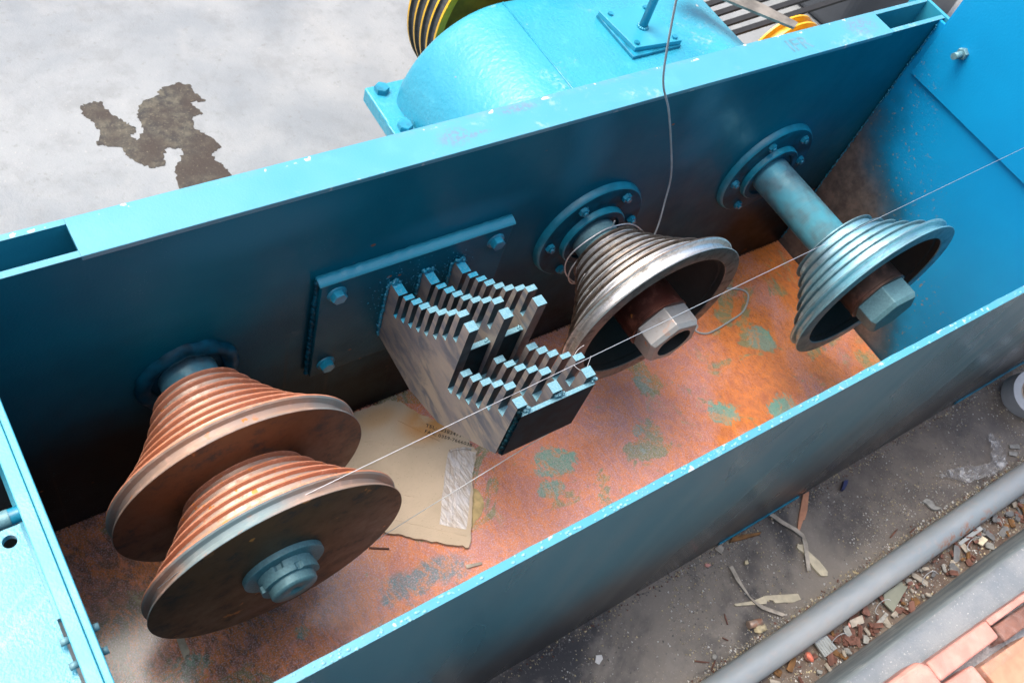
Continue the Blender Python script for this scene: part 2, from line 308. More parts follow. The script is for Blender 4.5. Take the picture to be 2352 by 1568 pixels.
M['pipe_dark'] = plain('blue_grey_steel_tube', (.25, .31, .34), .4, .4, 25, .3)
M['brick'] = plain('orange_tan_brick', (.50, .26, .17), .7, 0, 40, .15)
M['brick_pink'] = plain('pale_pink_brick', (.66, .31, .26), .55, 0, 30, .18)
M['brick_red'] = plain('red_brown_brick', (.21, .10, .075), .7, 0, 30, .25)
M['wood'] = plain('pale_plywood', (.58, .52, .38), .7, 0, 60, .2)
M['wood_grey'] = plain('grey_weathered_wood', (.40, .36, .30), .75, 0, 70, .3)
M['wood_orange'] = plain('fresh_orange_wood', (.55, .26, .15), .65, 0, 50, .15)
M['wood_brown'] = plain('brown_bark', (.20, .10, .035), .8, 0, 50, .5)
M['wood_red'] = plain('red_brown_veneer', (.16, .070, .050), .75, 0, 80, .5)
M['stone'] = plain('pale_pebble', (.30, .30, .28), .7, 0, 80, .3)
M['stone_dark'] = plain('grey_chip', (.16, .165, .17), .7, 0, 80, .3)
M['white'] = plain('white_scrap', (.72, .72, .70), .6, 0, 80, .1)
M['coral'] = plain('coral_plastic', (.62, .17, .11), .5, 0, 80, .2)
M['cream'] = plain('cream_foam', (.58, .50, .32), .8, 0, 120, .3)
M['navy'] = plain('navy_plastic', (.025, .035, .12), .35, 0, 80, .3)
M['glassy'] = plain('grey_green_plate', (.25, .26, .20), .3, 0, 25, .2)
M['silver'] = plain('ribbed_silver_tile', (.42, .44, .42), .35, .3, 40, .2)
t = NT('clear_plastic_film'); n = t.noise(45, 5, .65, dist=1.0)
t.b.inputs['Alpha'].default_value = 1; t.put(t.b.inputs['Alpha'], t.ramp(n, .45, .72, .06, .55))
M['film'] = t.done(t.mix(t.ramp(n, .4, .7), (.42, .40, .40), (.60, .58, .58)), .22, 0, t.bump(n, .9, .006), spec=.7)
M['cable'] = plain('pale_grey_cable', (.46, .50, .52), .45, 0, 60, .15)
M['drops'] = plain('glossy_droplet', (.20, .50, .58), .08, 0, 60, .1, .1)
def film_m(name, a0, a1, c0, c1):
    t = NT(name); n = t.noise(45, 5, .65, dist=1.0); t.put(t.b.inputs['Alpha'], t.ramp(n, .42, .72, a0, a1))
    return t.done(t.mix(t.ramp(n, .4, .7), c0, c1), .2, 0, t.bump(n, .7, .005), spec=.6)
M['wrap'] = film_m('clear_wrap', .02, .20, (.5, .34, .31), (.60, .48, .46)); M['film'] = film_m('crumpled_film', .25, .85, (.36, .36, .36), (.62, .63, .64))
t = NT('streaky_kerb_side'); n = t.noise(12, 6, .7, t.obj(scale=(.25, 1, 3))); n2 = t.noise(90, 4, .7, t.obj(scale=(.3, 1, 1)))
c = t.mix(t.ramp(n, .35, .65), (.15, .19, .21), (.29, .33, .345)); c = t.mix(t.ramp(n2, .55, .7, 0, .5), c, (.40, .42, .42)); M['kerb_side'] = t.done(c, .5, 0, t.bump(n2, .5, .002))
t = NT('sparkling_pale_concrete'); n = t.noise(9, 6, .65); n2 = t.noise(220, 4, .7)
c = t.mix(t.ramp(n, .35, .65), (.19, .22, .25), (.27, .29, .31)); c = t.mix(t.ramp(n2, .60, .70, 0, .7), c, (.62, .62, .62)); c = t.mix(t.ramp(n2, .40, .32, 0, .5), c, (.15, .16, .17)); M['kerb_top'] = t.done(c, .4, 0, t.bump(n2, .6, .0015))
M['tape_roll'] = plain('white_tape', (.55, .58, .60), .35, 0, 40, .06)
M['core'] = plain('cardboard_core', (.55, .42, .30), .8)
M['green_ink'] = plain('green_ink', (.03, .36, .20), .7)
M['shed'] = plain('rendered_wall', (.20, .215, .225), .8, 0, 2, .2, .2, .01)
M['shed_glass'] = NT('dusty_window_glass').done((.28, .32, .35), .15, 0)
M['plastic_bin'] = plain('dark_grey_tank', (.07, .08, .095), .35, 0, 10, .2)

# ------------------------------------------------------------------ mesh helper
class MB:
    def __init__(s): s.v = []; s.f = []; s.mi = []; s.sm = []
    def add(s, vs, fs, mi=0, smooth=False):
        o = len(s.v); s.v += [tuple(v) for v in vs]
        for i, f in enumerate(fs):
            s.f.append([o+k for k in f]); s.mi.append(mi[i] if isinstance(mi, list) else mi); s.sm.append(smooth)
        return s
    def box(s, x0, x1, y0, y1, z0, z1, mi=0):
        vs = [(x, y, z) for z in (z0, z1) for y in (y0, y1) for x in (x0, x1)]
        return s.add(vs, [(0, 2, 3, 1), (4, 5, 7, 6), (0, 1, 5, 4), (2, 6, 7, 3), (0, 4, 6, 2), (1, 3, 7, 5)], mi)
    def poly_z(s, pts, z0, z1, mi=0, mtop=None):         # prism standing on an xy outline
        n = len(pts); vs = [(x, y, z0) for x, y in pts]+[(x, y, z1) for x, y in pts]
        fs = [tuple(range(n-1, -1, -1)), tuple(range(n, 2*n))]+[(i, (i+1) % n, n+(i+1) % n, n+i) for i in range(n)]
        return s.add(vs, fs, [mi, mi if mtop is None else mtop]+[mi]*n)
    def poly_x(s, pts, x0, x1, mi=0, side=None):         # prism from a yz outline
        n = len(pts); vs = [(x0, y, z) for y, z in pts]+[(x1, y, z) for y, z in pts]
        fs = [tuple(range(n-1, -1, -1)), tuple(range(n, 2*n))]+[(i, (i+1) % n, n+(i+1) % n, n+i) for i in range(n)]
        return s.add(vs, fs, [mi, mi]+(side or [mi]*n))
    def poly_y(s, pts, y0, y1, mi=0):
        n = len(pts); vs = [(x, y0, z) for x, z in pts]+[(x, y1, z) for x, z in pts]
        fs = [tuple(range(n)), tuple(range(2*n-1, n-1, -1))]+[(i, n+i, n+(i+1) % n, (i+1) % n) for i in range(n)]
        return s.add(vs, fs, mi)
    def lathe(s, prof, cx, cz, n=96, mi=0, close=False, smooth=True):   # prof: (y, r, material) around the y axis
        L = len(prof); o = len(s.v)
        for p in prof:
            for k in range(n):
                a = 2*math.pi*k/n; s.v.append((cx+p[1]*math.cos(a), p[0], cz+p[1]*math.sin(a)))
        for i in range(L-1):
            q = prof[i][2] if len(prof[i]) > 2 else mi
            for k in range(n):
                k2 = (k+1) % n; s.f.append([o+i*n+k, o+(i+1)*n+k, o+(i+1)*n+k2, o+i*n+k2][::-1]); s.mi.append(q); s.sm.append(smooth)
        return s
    def disc(s, y, r, cx, cz, n=96, mi=0, front=True):
        vs = [(cx+r*math.cos(2*math.pi*k/n), y, cz+r*math.sin(2*math.pi*k/n)) for k in range(n)]
        return s.add(vs, [tuple(range(n)) if front else tuple(range(n-1, -1, -1))], mi)
    def tube(s, pts, r, n=8, mi=0, closed=False):
        P = [Vector(p) for p in pts]; L = len(P); o = len(s.v); up = Vector((0, 0, 1)); last = None
        for i, p in enumerate(P):
            d = (P[(i+1) % L]-P[i-1]) if closed else (P[min(i+1, L-1)]-P[max(i-1, 0)])
            d.normalize()
            a = (last - d*last.dot(d)) if last is not None else (up.cross(d) if abs(d.z) < .95 else Vector((1, 0, 0)).cross(d))
            if a.length < 1e-6: a = Vector((1, 0, 0)).cross(d)
            a.normalize(); last = a; b = d.cross(a); rr = r[i] if isinstance(r, (list, tuple)) else r
            for k in range(n):
                t = 2*math.pi*k/n; s.v.append(tuple(p+a*(rr*math.cos(t))+b*(rr*math.sin(t))))
        for i in range(L if closed else L-1):
            j = (i+1) % L
            for k in range(n):
                k2 = (k+1) % n; s.f.append([o+i*n+k, o+i*n+k2, o+j*n+k2, o+j*n+k]); s.mi.append(mi); s.sm.append(True)
        if not closed:
            s.f.append([o+k for k in range(n-1, -1, -1)]); s.mi.append(mi); s.sm.append(False)
            s.f.append([o+(L-1)*n+k for k in range(n)]); s.mi.append(mi); s.sm.append(False)
        return s
    def cyl(s, p0, p1, r, n=24, mi=0, r2=None): return s.tube([p0, p1], [r, r if r2 is None else r2], n, mi)
    def hexnut(s, c, axis, r, h, rot=0, mi=0, cham=.12, hole=0.0, hmi=0):   # c: centre of the base, axis: unit vector
        A = Vector(axis).normalized(); u = A.orthogonal().normalized(); v = A.cross(u); c = Vector(c); o = len(s.v)
        n = 6; rc = r*(1-cham)
        rings = [(0, r, 0), (h*.82, r, 0), (h, rc, 0)]
        for hh, rr, _ in rings:
            for k in range(6):
                a = rot+k*math.pi/3; s.v.append(tuple(c+A*hh+u*(rr*math.cos(a))+v*(rr*math.sin(a))))
        for i in range(2):
            for k in range(6):
                k2 = (k+1) % 6; s.f.append([o+i*6+k, o+i*6+k2, o+(i+1)*6+k2, o+(i+1)*6+k]); s.mi.append(mi); s.sm.append(False)
        if hole <= 0: s.f.append([o+12+k for k in range(6)]); s.mi.append(mi); s.sm.append(False)
        else:
            o2 = len(s.v); N = 24
            for hh in (h, h-.018):
                for k in range(N):
                    a = rot+2*math.pi*k/N; s.v.append(tuple(c+A*hh+u*(hole*math.cos(a))+v*(hole*math.sin(a))))
            for k in range(6):
                for q in range(4):
                    a = o2+(k*4+q) % N; b = o2+(k*4+q+1) % N
                    s.f.append([o+12+k, b, a] if q < 2 else [o+12+(k+1) % 6, b, a]); s.mi.append(mi); s.sm.append(False)
                s.f.append([o+12+k, o+12+(k+1) % 6, o2+(k*4+2) % N]); s.mi.append(mi); s.sm.append(False)
            for k in range(N): s.f.append([o2+k, o2+(k+1) % N, o2+N+(k+1) % N, o2+N+k]); s.mi.append(hmi); s.sm.append(True)
            s.f.append([o2+N+k for k in range(N)]); s.mi.append(hmi); s.sm.append(False)
        return s
    def blobs(s, centres, mi=0, sub=1, squash=(1, 1, 1)):
        bm = bmesh.new(); bmesh.ops.create_icosphere(bm, subdivisions=sub, radius=1); bv = [v.co.copy() for v in bm.verts]; bf = [[v.index for v in f.verts] for f in bm.faces]; bm.free()
        for c, r in centres:
            q = [1+.25*(rnd.random()-.5) for _ in bv]
            s.add([(c[0]+v.x*r*q[i]*squash[0], c[1]+v.y*r*q[i]*squash[1], c[2]+v.z*r*q[i]*squash[2]) for i, v in enumerate(bv)], bf, mi, True)
        return s
    def build(s, name, mats, parent=None, bevel=0, seg=2, fixn=True, **tags):
        me = bpy.data.meshes.new(name); me.from_pydata(s.v, [], s.f)
        for mt in (mats if isinstance(mats, (list, tuple)) else [mats]): me.materials.append(M[mt] if isinstance(mt, str) else mt)
        me.polygons.foreach_set('material_index', s.mi); me.polygons.foreach_set('use_smooth', s.sm); me.update()
        if fixn:
            bm = bmesh.new(); bm.from_mesh(me); bmesh.ops.recalc_face_normals(bm, faces=bm.faces); bm.to_mesh(me); bm.free()
        o = bpy.data.objects.new(name, me); COL.objects.link(o)
        if parent: o.parent = parent
        if bevel:
            b = o.modifiers.new('bevel', 'BEVEL'); b.width = bevel; b.segments = seg; b.limit_method = 'ANGLE'; b.angle_limit = math.radians(40)
        for k, v in tags.items(): o[k] = v
        return o
def sharp(o, deg=35):
    me = o.data; bm = bmesh.new(); bm.from_mesh(me)
    for e in bm.edges:
        if len(e.link_faces) == 2 and e.calc_face_angle(0) > math.radians(deg): e.smooth = False
    bm.to_mesh(me); bm.free(); return o
def thing(name, label, cat, group=None):
    o = bpy.data.objects.new(name, None); COL.objects.link(o); o.empty_display_size = .05; o['label'] = label; o['category'] = cat
    if group: o['group'] = group
    return o
def T(label, cat, group=None):
    d = dict(label=label, category=cat)
    if group: d['group'] = group
    return d

H, DY, XR, XL = .6, -.4767, 1.1518, -.4033
GZ = -.120
# ------------------------------------------------------------------ ground
mb = MB(); G = 60
xs = [-60, -8, -2, 0, 2, 4, 10, 60]; ys = [-60, -8, -2, -.6, 0, 1, 3, 10, 60]
mb.add([(x, y, GZ) for y in ys for x in xs], [(j*len(xs)+i, j*len(xs)+i+1, (j+1)*len(xs)+i+1, (j+1)*len(xs)+i) for j in range(len(ys)-1) for i in range(len(xs)-1)])
mb.build('ground', 'ground', kind='structure')
PUD = [[-0.053,0.948],[-0.033,0.953],[-0.009,0.949],[-0.009,0.932],[-0.001,0.902],[0.012,0.879],[0.027,0.86],[0.027,0.847],[0.011,0.833],[0.019,0.82],[0.04,0.842],[0.046,0.868],[0.042,0.883],[0.056,0.912],[0.071,0.926],[0.106,0.934],[0.122,0.954],[0.156,0.959],[0.184,0.945],[0.182,0.916],[0.197,0.89],[0.163,0.893],[0.167,0.877],[0.175,0.853],[0.152,0.851],[0.141,0.823],[0.16,0.787],[0.173,0.748],[0.147,0.738],[0.144,0.717],[0.156,0.699],[0.161,0.666],[0.142,0.60],[0.046,0.60],[0.052,0.687],[0.062,0.722],[0.084,0.746],[0.095,0.769],[0.067,0.781],[0.054,0.765],[0.047,0.739],[0.024,0.735],[0.001,0.756],[-0.017,0.789],[-0.018,0.812],[-0.042,0.822],[-0.059,0.834],[-0.042,0.864],[-0.042,0.892],[-0.056,0.919]]
def rough(pts, amp, n=4, seed=0):
    r = random.Random(seed); out = []
    for i, p in enumerate(pts):
        q = pts[(i+1) % len(pts)]
        for k in range(n):
            t = k/n; a = amp if k else 0
            out.append((p[0]+(q[0]-p[0])*t+(r.random()-.5)*a, p[1]+(q[1]-p[1])*t+(r.random()-.5)*a))
    return out
MB().poly_z(rough(PUD, .007, 6, 3), GZ, GZ+.0009).build('puddle', 'wet', kind='structure')

# ------------------------------------------------------------------ machine frame
fr = thing('machine_frame', 'long blue painted steel trough frame of the wire drawing machine', 'machine')
# back box: inner plate, rear plate, top plate
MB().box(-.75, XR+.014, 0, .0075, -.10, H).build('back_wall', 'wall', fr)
MB().box(-.75, XR+.014, .0455, .0525, -.10, H).build('rear_wall', 'paint', fr)
MB().box(-.2875, 1.024, -.0006, .0530, H-.006, H+.0012).build('top_plate', 'paint_worn', fr, bevel=.0008)
MB().box(-.75, -.2877, -.0004, .0079, H, H+.0010).build('rim_strip', 'paint_worn', fr)
MB().box(-.75, -.2877, .0451, .0529, H, H+.0010).build('rim_strip', 'paint_worn', fr)
MB().box(1.0242, XR+.0135, -.0004, .0079, H, H+.0010).build('rim_strip', 'paint_worn', fr)
MB().box(1.0242, XR+.0135, .0451, .0529, H, H+.0010).build('rim_strip', 'paint_worn', fr)
MB().box(XR+.0142, XR+.0215, -.012, .075, -.1, H+.003).build('end_cap', 'paint', fr, bevel=.0006)
MB().box(-.75, 1.16, .0078, .0452, .30, .306).build('channel_shelf', 'comb_dark', fr)
# floor, front wall
MB().box(XL-.005, XR-.004, DY+.0005, -.0005, -.008, 0).build('floor_plate', 'rust_floor', fr)
nseg = 60; mb = MB()
MB().box(-.75, 1.70, DY-.0078, DY, GZ+.004, H-.0012).build('front_wall', 'front', fr)
mb = MB(); pts = []
for i in range(241):
    x = -.75+2.45*i/240; pts.append((x, .0006*noise.noise(Vector((x*40, 3, 1)))+.0003*noise.noise(Vector((x*160, 1, 1)))))
vs = []; n = len(pts)
for x, d in pts: vs += [(x, DY-.0082, H-.0014), (x, DY-.0082, H+.0002), (x, DY+.0006+d, H+.0006), (x, DY+.0006+d, H-.0014)]
fs = []
for i in range(n-1):
    for k in range(3): fs.append((4*i+k, 4*i+k+1, 4*i+4+k+1, 4*i+4+k))
mb.add(vs, fs).build('front_rim', 'paint_worn', fr)
# a thin skirt under the outer wall, blue lip
for a_, b_ in ((.62, .84), (1.36, 1.72)): MB().box(a_, b_, DY-.0110, DY-.0079, GZ+.006, GZ+.015).build('bottom_lip', 'bolt_blue', fr, bevel=.001)
P = [((rnd.uniform(-.35, 1.15), DY-.004+rnd.uniform(-.0035, .0035), H+.0004), rnd.choice((.0008, .0012, .0018))) for _ in range(240)]
MB().blobs(P, 0, 1, (1.5, 1, .5)).build('rim_droplets', 'drops', fr, kind='stuff')  # small pale blobs standing for water droplets and weld beads on the rim
MB().box(-.14, -.02, DY-.040, DY-.0079, .02, .034).build('support_foot', 'bolt_blue', fr, bevel=.001)
# side panel and cover
MB().box(XR, XR+.006, DY+.0005, -.0005, -.10, H-.001).build('end_plate', 'panel', fr)
cv = MB().box(XR-.006, XR-.0003, -.75, -.0176, .4975, 1.5).build('cover_panel', 'panel', fr, bevel=.0006)
MB().box(XR, XR+.006, -.75, -.013, H-.0005, 1.5).build('upper_panel', 'panel', fr)
b = MB(); b.hexnut((XR-.006, -.0738, .5885), (-1, 0, 0), .0105, .008, .3).cyl((XR-.006, -.0738, .5885), (XR-.034, -.0738, .5885), .0058, 20)
b.build('bolt', 'nut_blue', cv)
# weld seam in the back right corner
mb = MB(); P = []
for i in range(160):
    z = .015+.575*i/159; P.append(((XR-.003+rnd.uniform(-.001, .001), -.003+rnd.uniform(-.001, .001), z), rnd.uniform(.0010, .0024)))
mb.blobs(P).build('weld_seam', 'bolt_blue', fr)
P = [((x, -.0025+rnd.uniform(-.001, .001), .003), rnd.uniform(.0008, .0022)) for x in [XL+i*.0065 for i in range(238)]]
MB().blobs(P).build('weld_seam', 'hub_brown', fr)
# left side: upright plate, second plate, ledge
MB().box(XL-.0065, XL, -1.2, -.0005, -.10, H+.001).build('left_plate', 'paint', fr, bevel=.001)
MB().box(XL-.0192, XL-.0068, -1.2, -.0005, -.10, H-.012).build('left_backing', 'paint', fr, bevel=.001)
# ledge with a hole
hx, hy = -.4375, -.2555; ring = [(hx+.0062*math.cos(2*math.pi*k/24), hy+.0062*math.sin(2*math.pi*k/24)) for k in range(24)]
bm = bmesh.new(); x0, x1, y0, y1 = -.75, XL-.0222, -1.2, -.243
outer = [(x0, y0), (x1, y0), (x1, y1), (-.4305, y1), (-.4305, y1), (x0, y1)]
outer = [(x0, y0), (x1, y0), (x1, y1), (x0, y1)]
ov = [bm.verts.new((x, y, .575)) for x, y in outer]; rv = [bm.verts.new((x, y, .575)) for x, y in ring]
ee = [bm.edges.new((ov[i], ov[(i+1) % 4])) for i in range(4)]+[bm.edges.new((rv[i], rv[(i+1) % 24])) for i in range(24)]
bmesh.ops.triangle_fill(bm, use_beauty=True, edges=ee)
r = bmesh.ops.extrude_face_region(bm, geom=list(bm.faces)); bmesh.ops.translate(bm, verts=[g for g in r['geom'] if isinstance(g, bmesh.types.BMVert)], vec=(0, 0, -.008))
bmesh.ops.recalc_face_normals(bm, faces=bm.faces)
me = bpy.data.meshes.new('ledge_plate'); bm.to_mesh(me); bm.free(); me.materials.append(M['ledge'])
o = bpy.data.objects.new('ledge_plate', me); COL.objects.link(o); o.parent = fr
MB().box(-.4305, XL-.0212, -.242, -.0005, .30, .312).build('ledge_plate', 'paint', fr)
# threaded pipe stub out of the left plate
pz, py = .56, -.2265; prof = [(XL-.0198, .0085)]
mb = MB(); mb.cyl((XL-.0196, py, pz), (XL-.028, py, pz), .0078, 28)
st = mb.build('pipe_stub', 'bolt_blue', fr); sharp(st)
mb = MB(); x = XL-.028; pp = []; rr = []
while x > XL-.046:
    pp += [(x, py, pz), (x-.0006, py, pz)]; rr += [.0086, .0078]; x -= .0013
mb.tube(pp, rr, 28).build('pipe_thread', 'nut_blue', fr)
for yy in (-.362, -.384):
    o = MB().cyl((XL-.0193, yy, .5835), (XL-.0262, yy, .5835), .0032, 16).cyl((XL, yy, .5835), (XL+.005, yy, .5835), .0034, 16).build('stud', 'nut_blue', fr)
P = [((XL+.0005, y, .0), .001) for y in (0,)]

# ------------------------------------------------------------------ stepped pulleys
def ridges(steps, yf, rf, mtread=0, mridge=1, mrim=2):
    pr = []
    y0, r0 = steps[0]; pr.append((y0+.0016, r0-.010, mridge)); pr.append((y0+.0016, r0-.0010, mridge))
    for i in range(len(steps)-1):
        y, r = steps[i]; y2, r2 = steps[i+1]
        pr += [(y+.0010, r-.0002, mridge), (y-.0008, r, mridge), (y-.0018, r-.0014, mridge), (y-.0030, r-.0052, mtread), (y+(y2-y)*.40, r-.0064, mtread), (y+(y2-y)*.68, r-.0062, mtread), (y2+.0034, r-.0052, mtread), (y2+.0020, r-.0030, mridge), (y2+.0014, r2-.0020, mridge)]
    y, r = steps[-1]
    pr += [(y+.0012, r-.0004, mridge), (y-.0010, r, mrim), (y-.0030, r-.0016, mrim), (y-.0050, r-.0085, mrim), ((y+yf)/2, r-.0105, mrim), (yf+.0050, rf-.0085, mrim), (yf+.0028, rf-.0010, mrim), (yf+.0008, rf, mrim), (yf, rf-.0006, mrim)]
    return pr
AX, AZ = -.1877, .307
capA = thing('double_cone_pulley', 'rusty brown double stepped cone pulley with closed flat discs, at the left end', 'pulley', 'stepped cone pulleys on the back wall')
sA = [(-.038, .0596), (-.0535, .0690), (-.071, .0790), (-.0885, .0908), (-.1047, .1028), (-.1215, .1175), (-.1400, .1370), (-.1609, .1615)]
o = MB().lathe(ridges(sA, -.1823, .1616), AX, AZ, 160).build('stepped_cone', ['rust_cone', 'rust_ridge', 'rust_rim'], capA, label='rear rusty stepped cone next to the wall'); sharp(o)
MB().lathe([(-.1822, .1608), (-.1826, .1600), (-.1826, .045)], AX, AZ, 160).build('face_disc', 'disc', capA)
sa = [(-.1835, .0793), (-.1998, .0914), (-.2165, .1040), (-.2324, .1186), (-.2505, .1375), (-.2717, .1618)]
o = MB().lathe(ridges(sa, -.2915, .1622), AX, AZ, 160).build('stepped_cone', ['rust_cone', 'rust_ridge', 'rust_rim'], capA, label='front rusty stepped cone with blue grey rim'); sharp(o)
MB().lathe([(-.2914, .1616), (-.2918, .1606), (-.2918, .02)], AX, AZ, 160).build('face_disc', 'disc', capA)
o = MB().lathe([(-.2918, .0508), (-.2922, .0512), (-.2990, .0512), (-.2996, .0504), (-.2996, .0200)], AX, AZ, 80).build('washer', 'nut_blue', capA); sharp(o)
# slotted ring nut
mb = MB(); N = 96
def slotted(y0, y1, r, ri, slots, depth):
    vs = []; fs = []
    for yy in (y0, y1):
        for k in range(N):
            a = 360*k/N; d = any(abs((a-s_+180) % 360-180) < 7 for s_ in slots); rr = r-depth if d else r
            vs.append((AX+rr*math.cos(math.radians(a)), yy, AZ+rr*math.sin(math.radians(a))))
    for k in range(N): vs.append((AX+ri*math.cos(2*math.pi*k/N), y1, AZ+ri*math.sin(2*math.pi*k/N)))
    for k in range(N):
        k2 = (k+1) % N; fs += [(k, k2, N+k2, N+k), (N+k, N+k2, 2*N+k2, 2*N+k)]
    mb.add(vs, fs)
slotted(-.2997, -.3080, .0355, .02, (20, 110, 200, 290), .004); slotted(-.3078, -.3165, .0368, .02, (75, 165, 255, 345), .0035)
mb.build('ring_nut', 'nut_blue', capA, bevel=.0005)
pr = [(-.3160, .0285)]; y = -.3166
while y > -.3262: pr += [(y, .0292), (y-.0006, .0282)]; y -= .0013
pr += [(-.3275, .0280), (-.3275, .006), (-.3235, .005), (-.3235, .0001)]
MB().lathe(pr, AX, AZ, 48).build('threaded_end', 'nut_blue', capA)
MB().lathe([(-.0005, .039), (-.040, .039)], AX, AZ, 64).build('shaft', 'shaft_blue', capA)
cc = [];  # lumpy painted collar round the shaft
prc = [(-.0003, .0695), (-.004, .0690), (-.0085, .0665), (-.011, .062), (-.0120, .0585), (-.010, .052), (-.004, .0485)]
mb = MB().lathe(prc, AX, AZ, 90)
mb.v = [(x+.0028*noise.noise(Vector((x*55, y*60, z*55))), y+.0028*noise.noise(Vector((x*60+9, y, z*60))), z+.0028*noise.noise(Vector((x*55, 5, z*55)))) for x, y, z in mb.v]
mb.build('collar', 'deep_blue', capA)

def flange(par, cx, cz, angs):
    o = MB().lathe([(-.0004, .1035), (-.006, .1025), (-.0105, .1004), (-.0122, .0985), (-.0122, .0600)], cx, cz, 110); o.mi = [1 if i < 3*110 else 0 for i in range(len(o.mi))]; o = o.build('flange_plate', ['deep_blue', 'rim_blue'], par); sharp(o, 50)
    o = MB().lathe([(-.0122, .0610), (-.0210, .0600), (-.0228, .0580), (-.0228, .0480), (-.0180, .0465), (-.0180, .0300)], cx, cz, 90); o.mi = [1 if i < 2*90 else 0 for i in range(len(o.mi))]; o = o.build('bearing_hub', ['deep_blue', 'rim_blue'], par); sharp(o, 40)
    for a in angs:
        x = cx+.0835*math.cos(math.radians(a)); z = cz+.0835*math.sin(math.radians(a))
        mb = MB().hexnut((x, -.0122, z), (0, -1, 0), .0085, .0065, rnd.random(), 0, .15).cyl((x, -.0185, z), (x, -.0225, z), .0045, 12)
        mb.blobs([((x+rnd.uniform(-.006, .006), -.0135, z+rnd.uniform(-.006, .006)), .002) for _ in range(5)])
        mb.build('bolt', 'bolt_blue', par)

def open_pulley(par, cx, cz, st, yf, rf, mats, rhole, hub_y, hub_r, hubm, nut_r, nut_y, nut_rot, nutm, hole):
    o = MB().lathe(ridges(st, yf, rf), cx, cz, 160).build('stepped_cone', mats, par); sharp(o)
    pr = [(yf, rf-.0006), (yf-.0004, rf-.0016), (yf-.0004, rhole+.001), (yf+.001, rhole)]
    o = MB().lathe(pr, cx, cz, 160).build('face_ring', 'steel_ring' if mats[0] == 'steel' else 'steel_teal_ridge', par); sharp(o)
    depth = min(.075, abs(yf-st[0][0])*.75)
    o = MB().lathe([(yf+.001, rhole), (yf+.010, rhole-.0015), (yf+.011, rhole-.006), (yf+.022, rhole-.008), (yf+depth, .075), (yf+depth, hub_r-.001)], cx, cz, 120).build('inner_cavity', 'cavity', par); sharp(o)
    o = MB().lathe([(yf+depth, hub_r), (hub_y+.006, hub_r), (hub_y+.005, hub_r+.0012), (hub_y+.001, hub_r+.0012), (hub_y, hub_r), (hub_y, .01)], cx, cz, 90).build('hub', hubm, par); sharp(o)
    MB().hexnut((cx, hub_y-.0002, cz), (0, -1, 0), nut_r, abs(nut_y-hub_y), nut_rot, 0, .10, hole, 1).build('hex_nut', [nutm, 'cavity'], par, bevel=.0012)
BX, BZ = .4762, .3257; CX, CZ = .8899, .3257
capB = thing('wire_wound_cone_pulley', 'bright steel stepped cone pulley wound with loose wire, in the middle', 'pulley', 'stepped cone pulleys on the back wall')
sB = [(-.0557, .0611), (-.0715, .0690), (-.0865, .0782), (-.1010, .0885), (-.1155, .1000), (-.1300, .1130), (-.1460, .1290), (-.1725, .1593)]
flange(capB, BX, BZ, (58, 121, 180, 243, 1, 300))
MB().lathe([(-.017, .0385), (-.060, .0385)], BX, BZ, 64).build('shaft', 'nut_blue', capB)
open_pulley(capB, BX, BZ, sB, -.1933, .1583, ['steel', 'steel_edge', 'steel'], .132, -.2040, .0500, 'hub_red', .0500, -.2440, 0, 'nut_grey', .0300)
capC = thing('blue_dusted_cone_pulley', 'blue sprayed stepped cone pulley on a long bare shaft, at the right end', 'pulley', 'stepped cone pulleys on the back wall')
sC = [(-.2007, .0788), (-.2190, .0899), (-.2360, .1037), (-.2524, .1178), (-.2700, .1370), (-.2890, .1592)]
flange(capC, CX, CZ, (52, 117, 182, 248, 2, 300))
MB().lathe([(-.017, .0362), (-.2005, .0362), (-.2005, .075)], CX, CZ, 80).build('shaft', 'shaft_blue', capC)
open_pulley(capC, CX, CZ, sC, -.3077, .1608, ['steel_teal', 'steel_teal_ridge', 'steel_teal'], .1330, -.3180, .0520, 'hub_brown', .0505, -.3580, math.radians(18), 'nut_blue', 0)
# wire wound on the middle cone
mb = MB(); R2 = random.Random(3)
def loop(cx, cz, y0, r0, turns, dy, dr, jit, rad, ph=0):
    pts = []; n = int(64*turns)
    for i in range(n+1):
        a = ph+2*math.pi*i/64; f = i/max(1, n)
        pts.append((cx+(r0+dr*f+jit*noise.noise(Vector((a*.6, r0*50, 1))))*math.cos(a), y0+dy*f+jit*.9*noise.noise(Vector((a*.7, 7, r0*90))), cz+(r0+dr*f+jit*noise.noise(Vector((a*.6, r0*50, 1))))*math.sin(a)))
    mb.tube(pts, rad, 6)
for i, (y, r) in enumerate(sB[:-1]):
    y2 = sB[i+1][0]
    for q in (.20, .45, .72): loop(BX, BZ, y+(y2-y)*q, r-.0034+.0012*R2.random(), 1.0, (y2-y)*.15, .0008, .0014, .0009, R2.random()*6)
mb.build('wound_wire', 'wire_dull', capB)
mb = MB()
def arc(pts, rad=.0012):
    P = [Vector(p) for p in pts]; out = []
    for i in range(len(P)-1):
        p0, p1, p2, p3 = P[max(i-1, 0)], P[i], P[i+1], P[min(i+2, len(P)-1)]
        for k in range(8):
            t = k/8; out.append(.5*((2*p1)+(-p0+p2)*t+(2*p0-5*p1+4*p2-p3)*t*t+(-p0+3*p1-3*p2+p3)*t**3))
    out.append(P[-1]); return [tuple(p) for p in out]
L1 = [(.5792, -.050, .3703-.060), (.5633, -.044, .3283), (.5390, -.040, .3498), (.5085, -.040, .3653), (.4702, -.040, .3690), (.4412, -.040, .3567), (.4191, -.040, .3387), (.4115, -.040, .3166), (.4156, -.042, .2914), (.4282, -.046, .2705), (.4464, -.052, .2555), (.470, -.056, .262)]
mb.tube(arc(L1), .0012, 8)
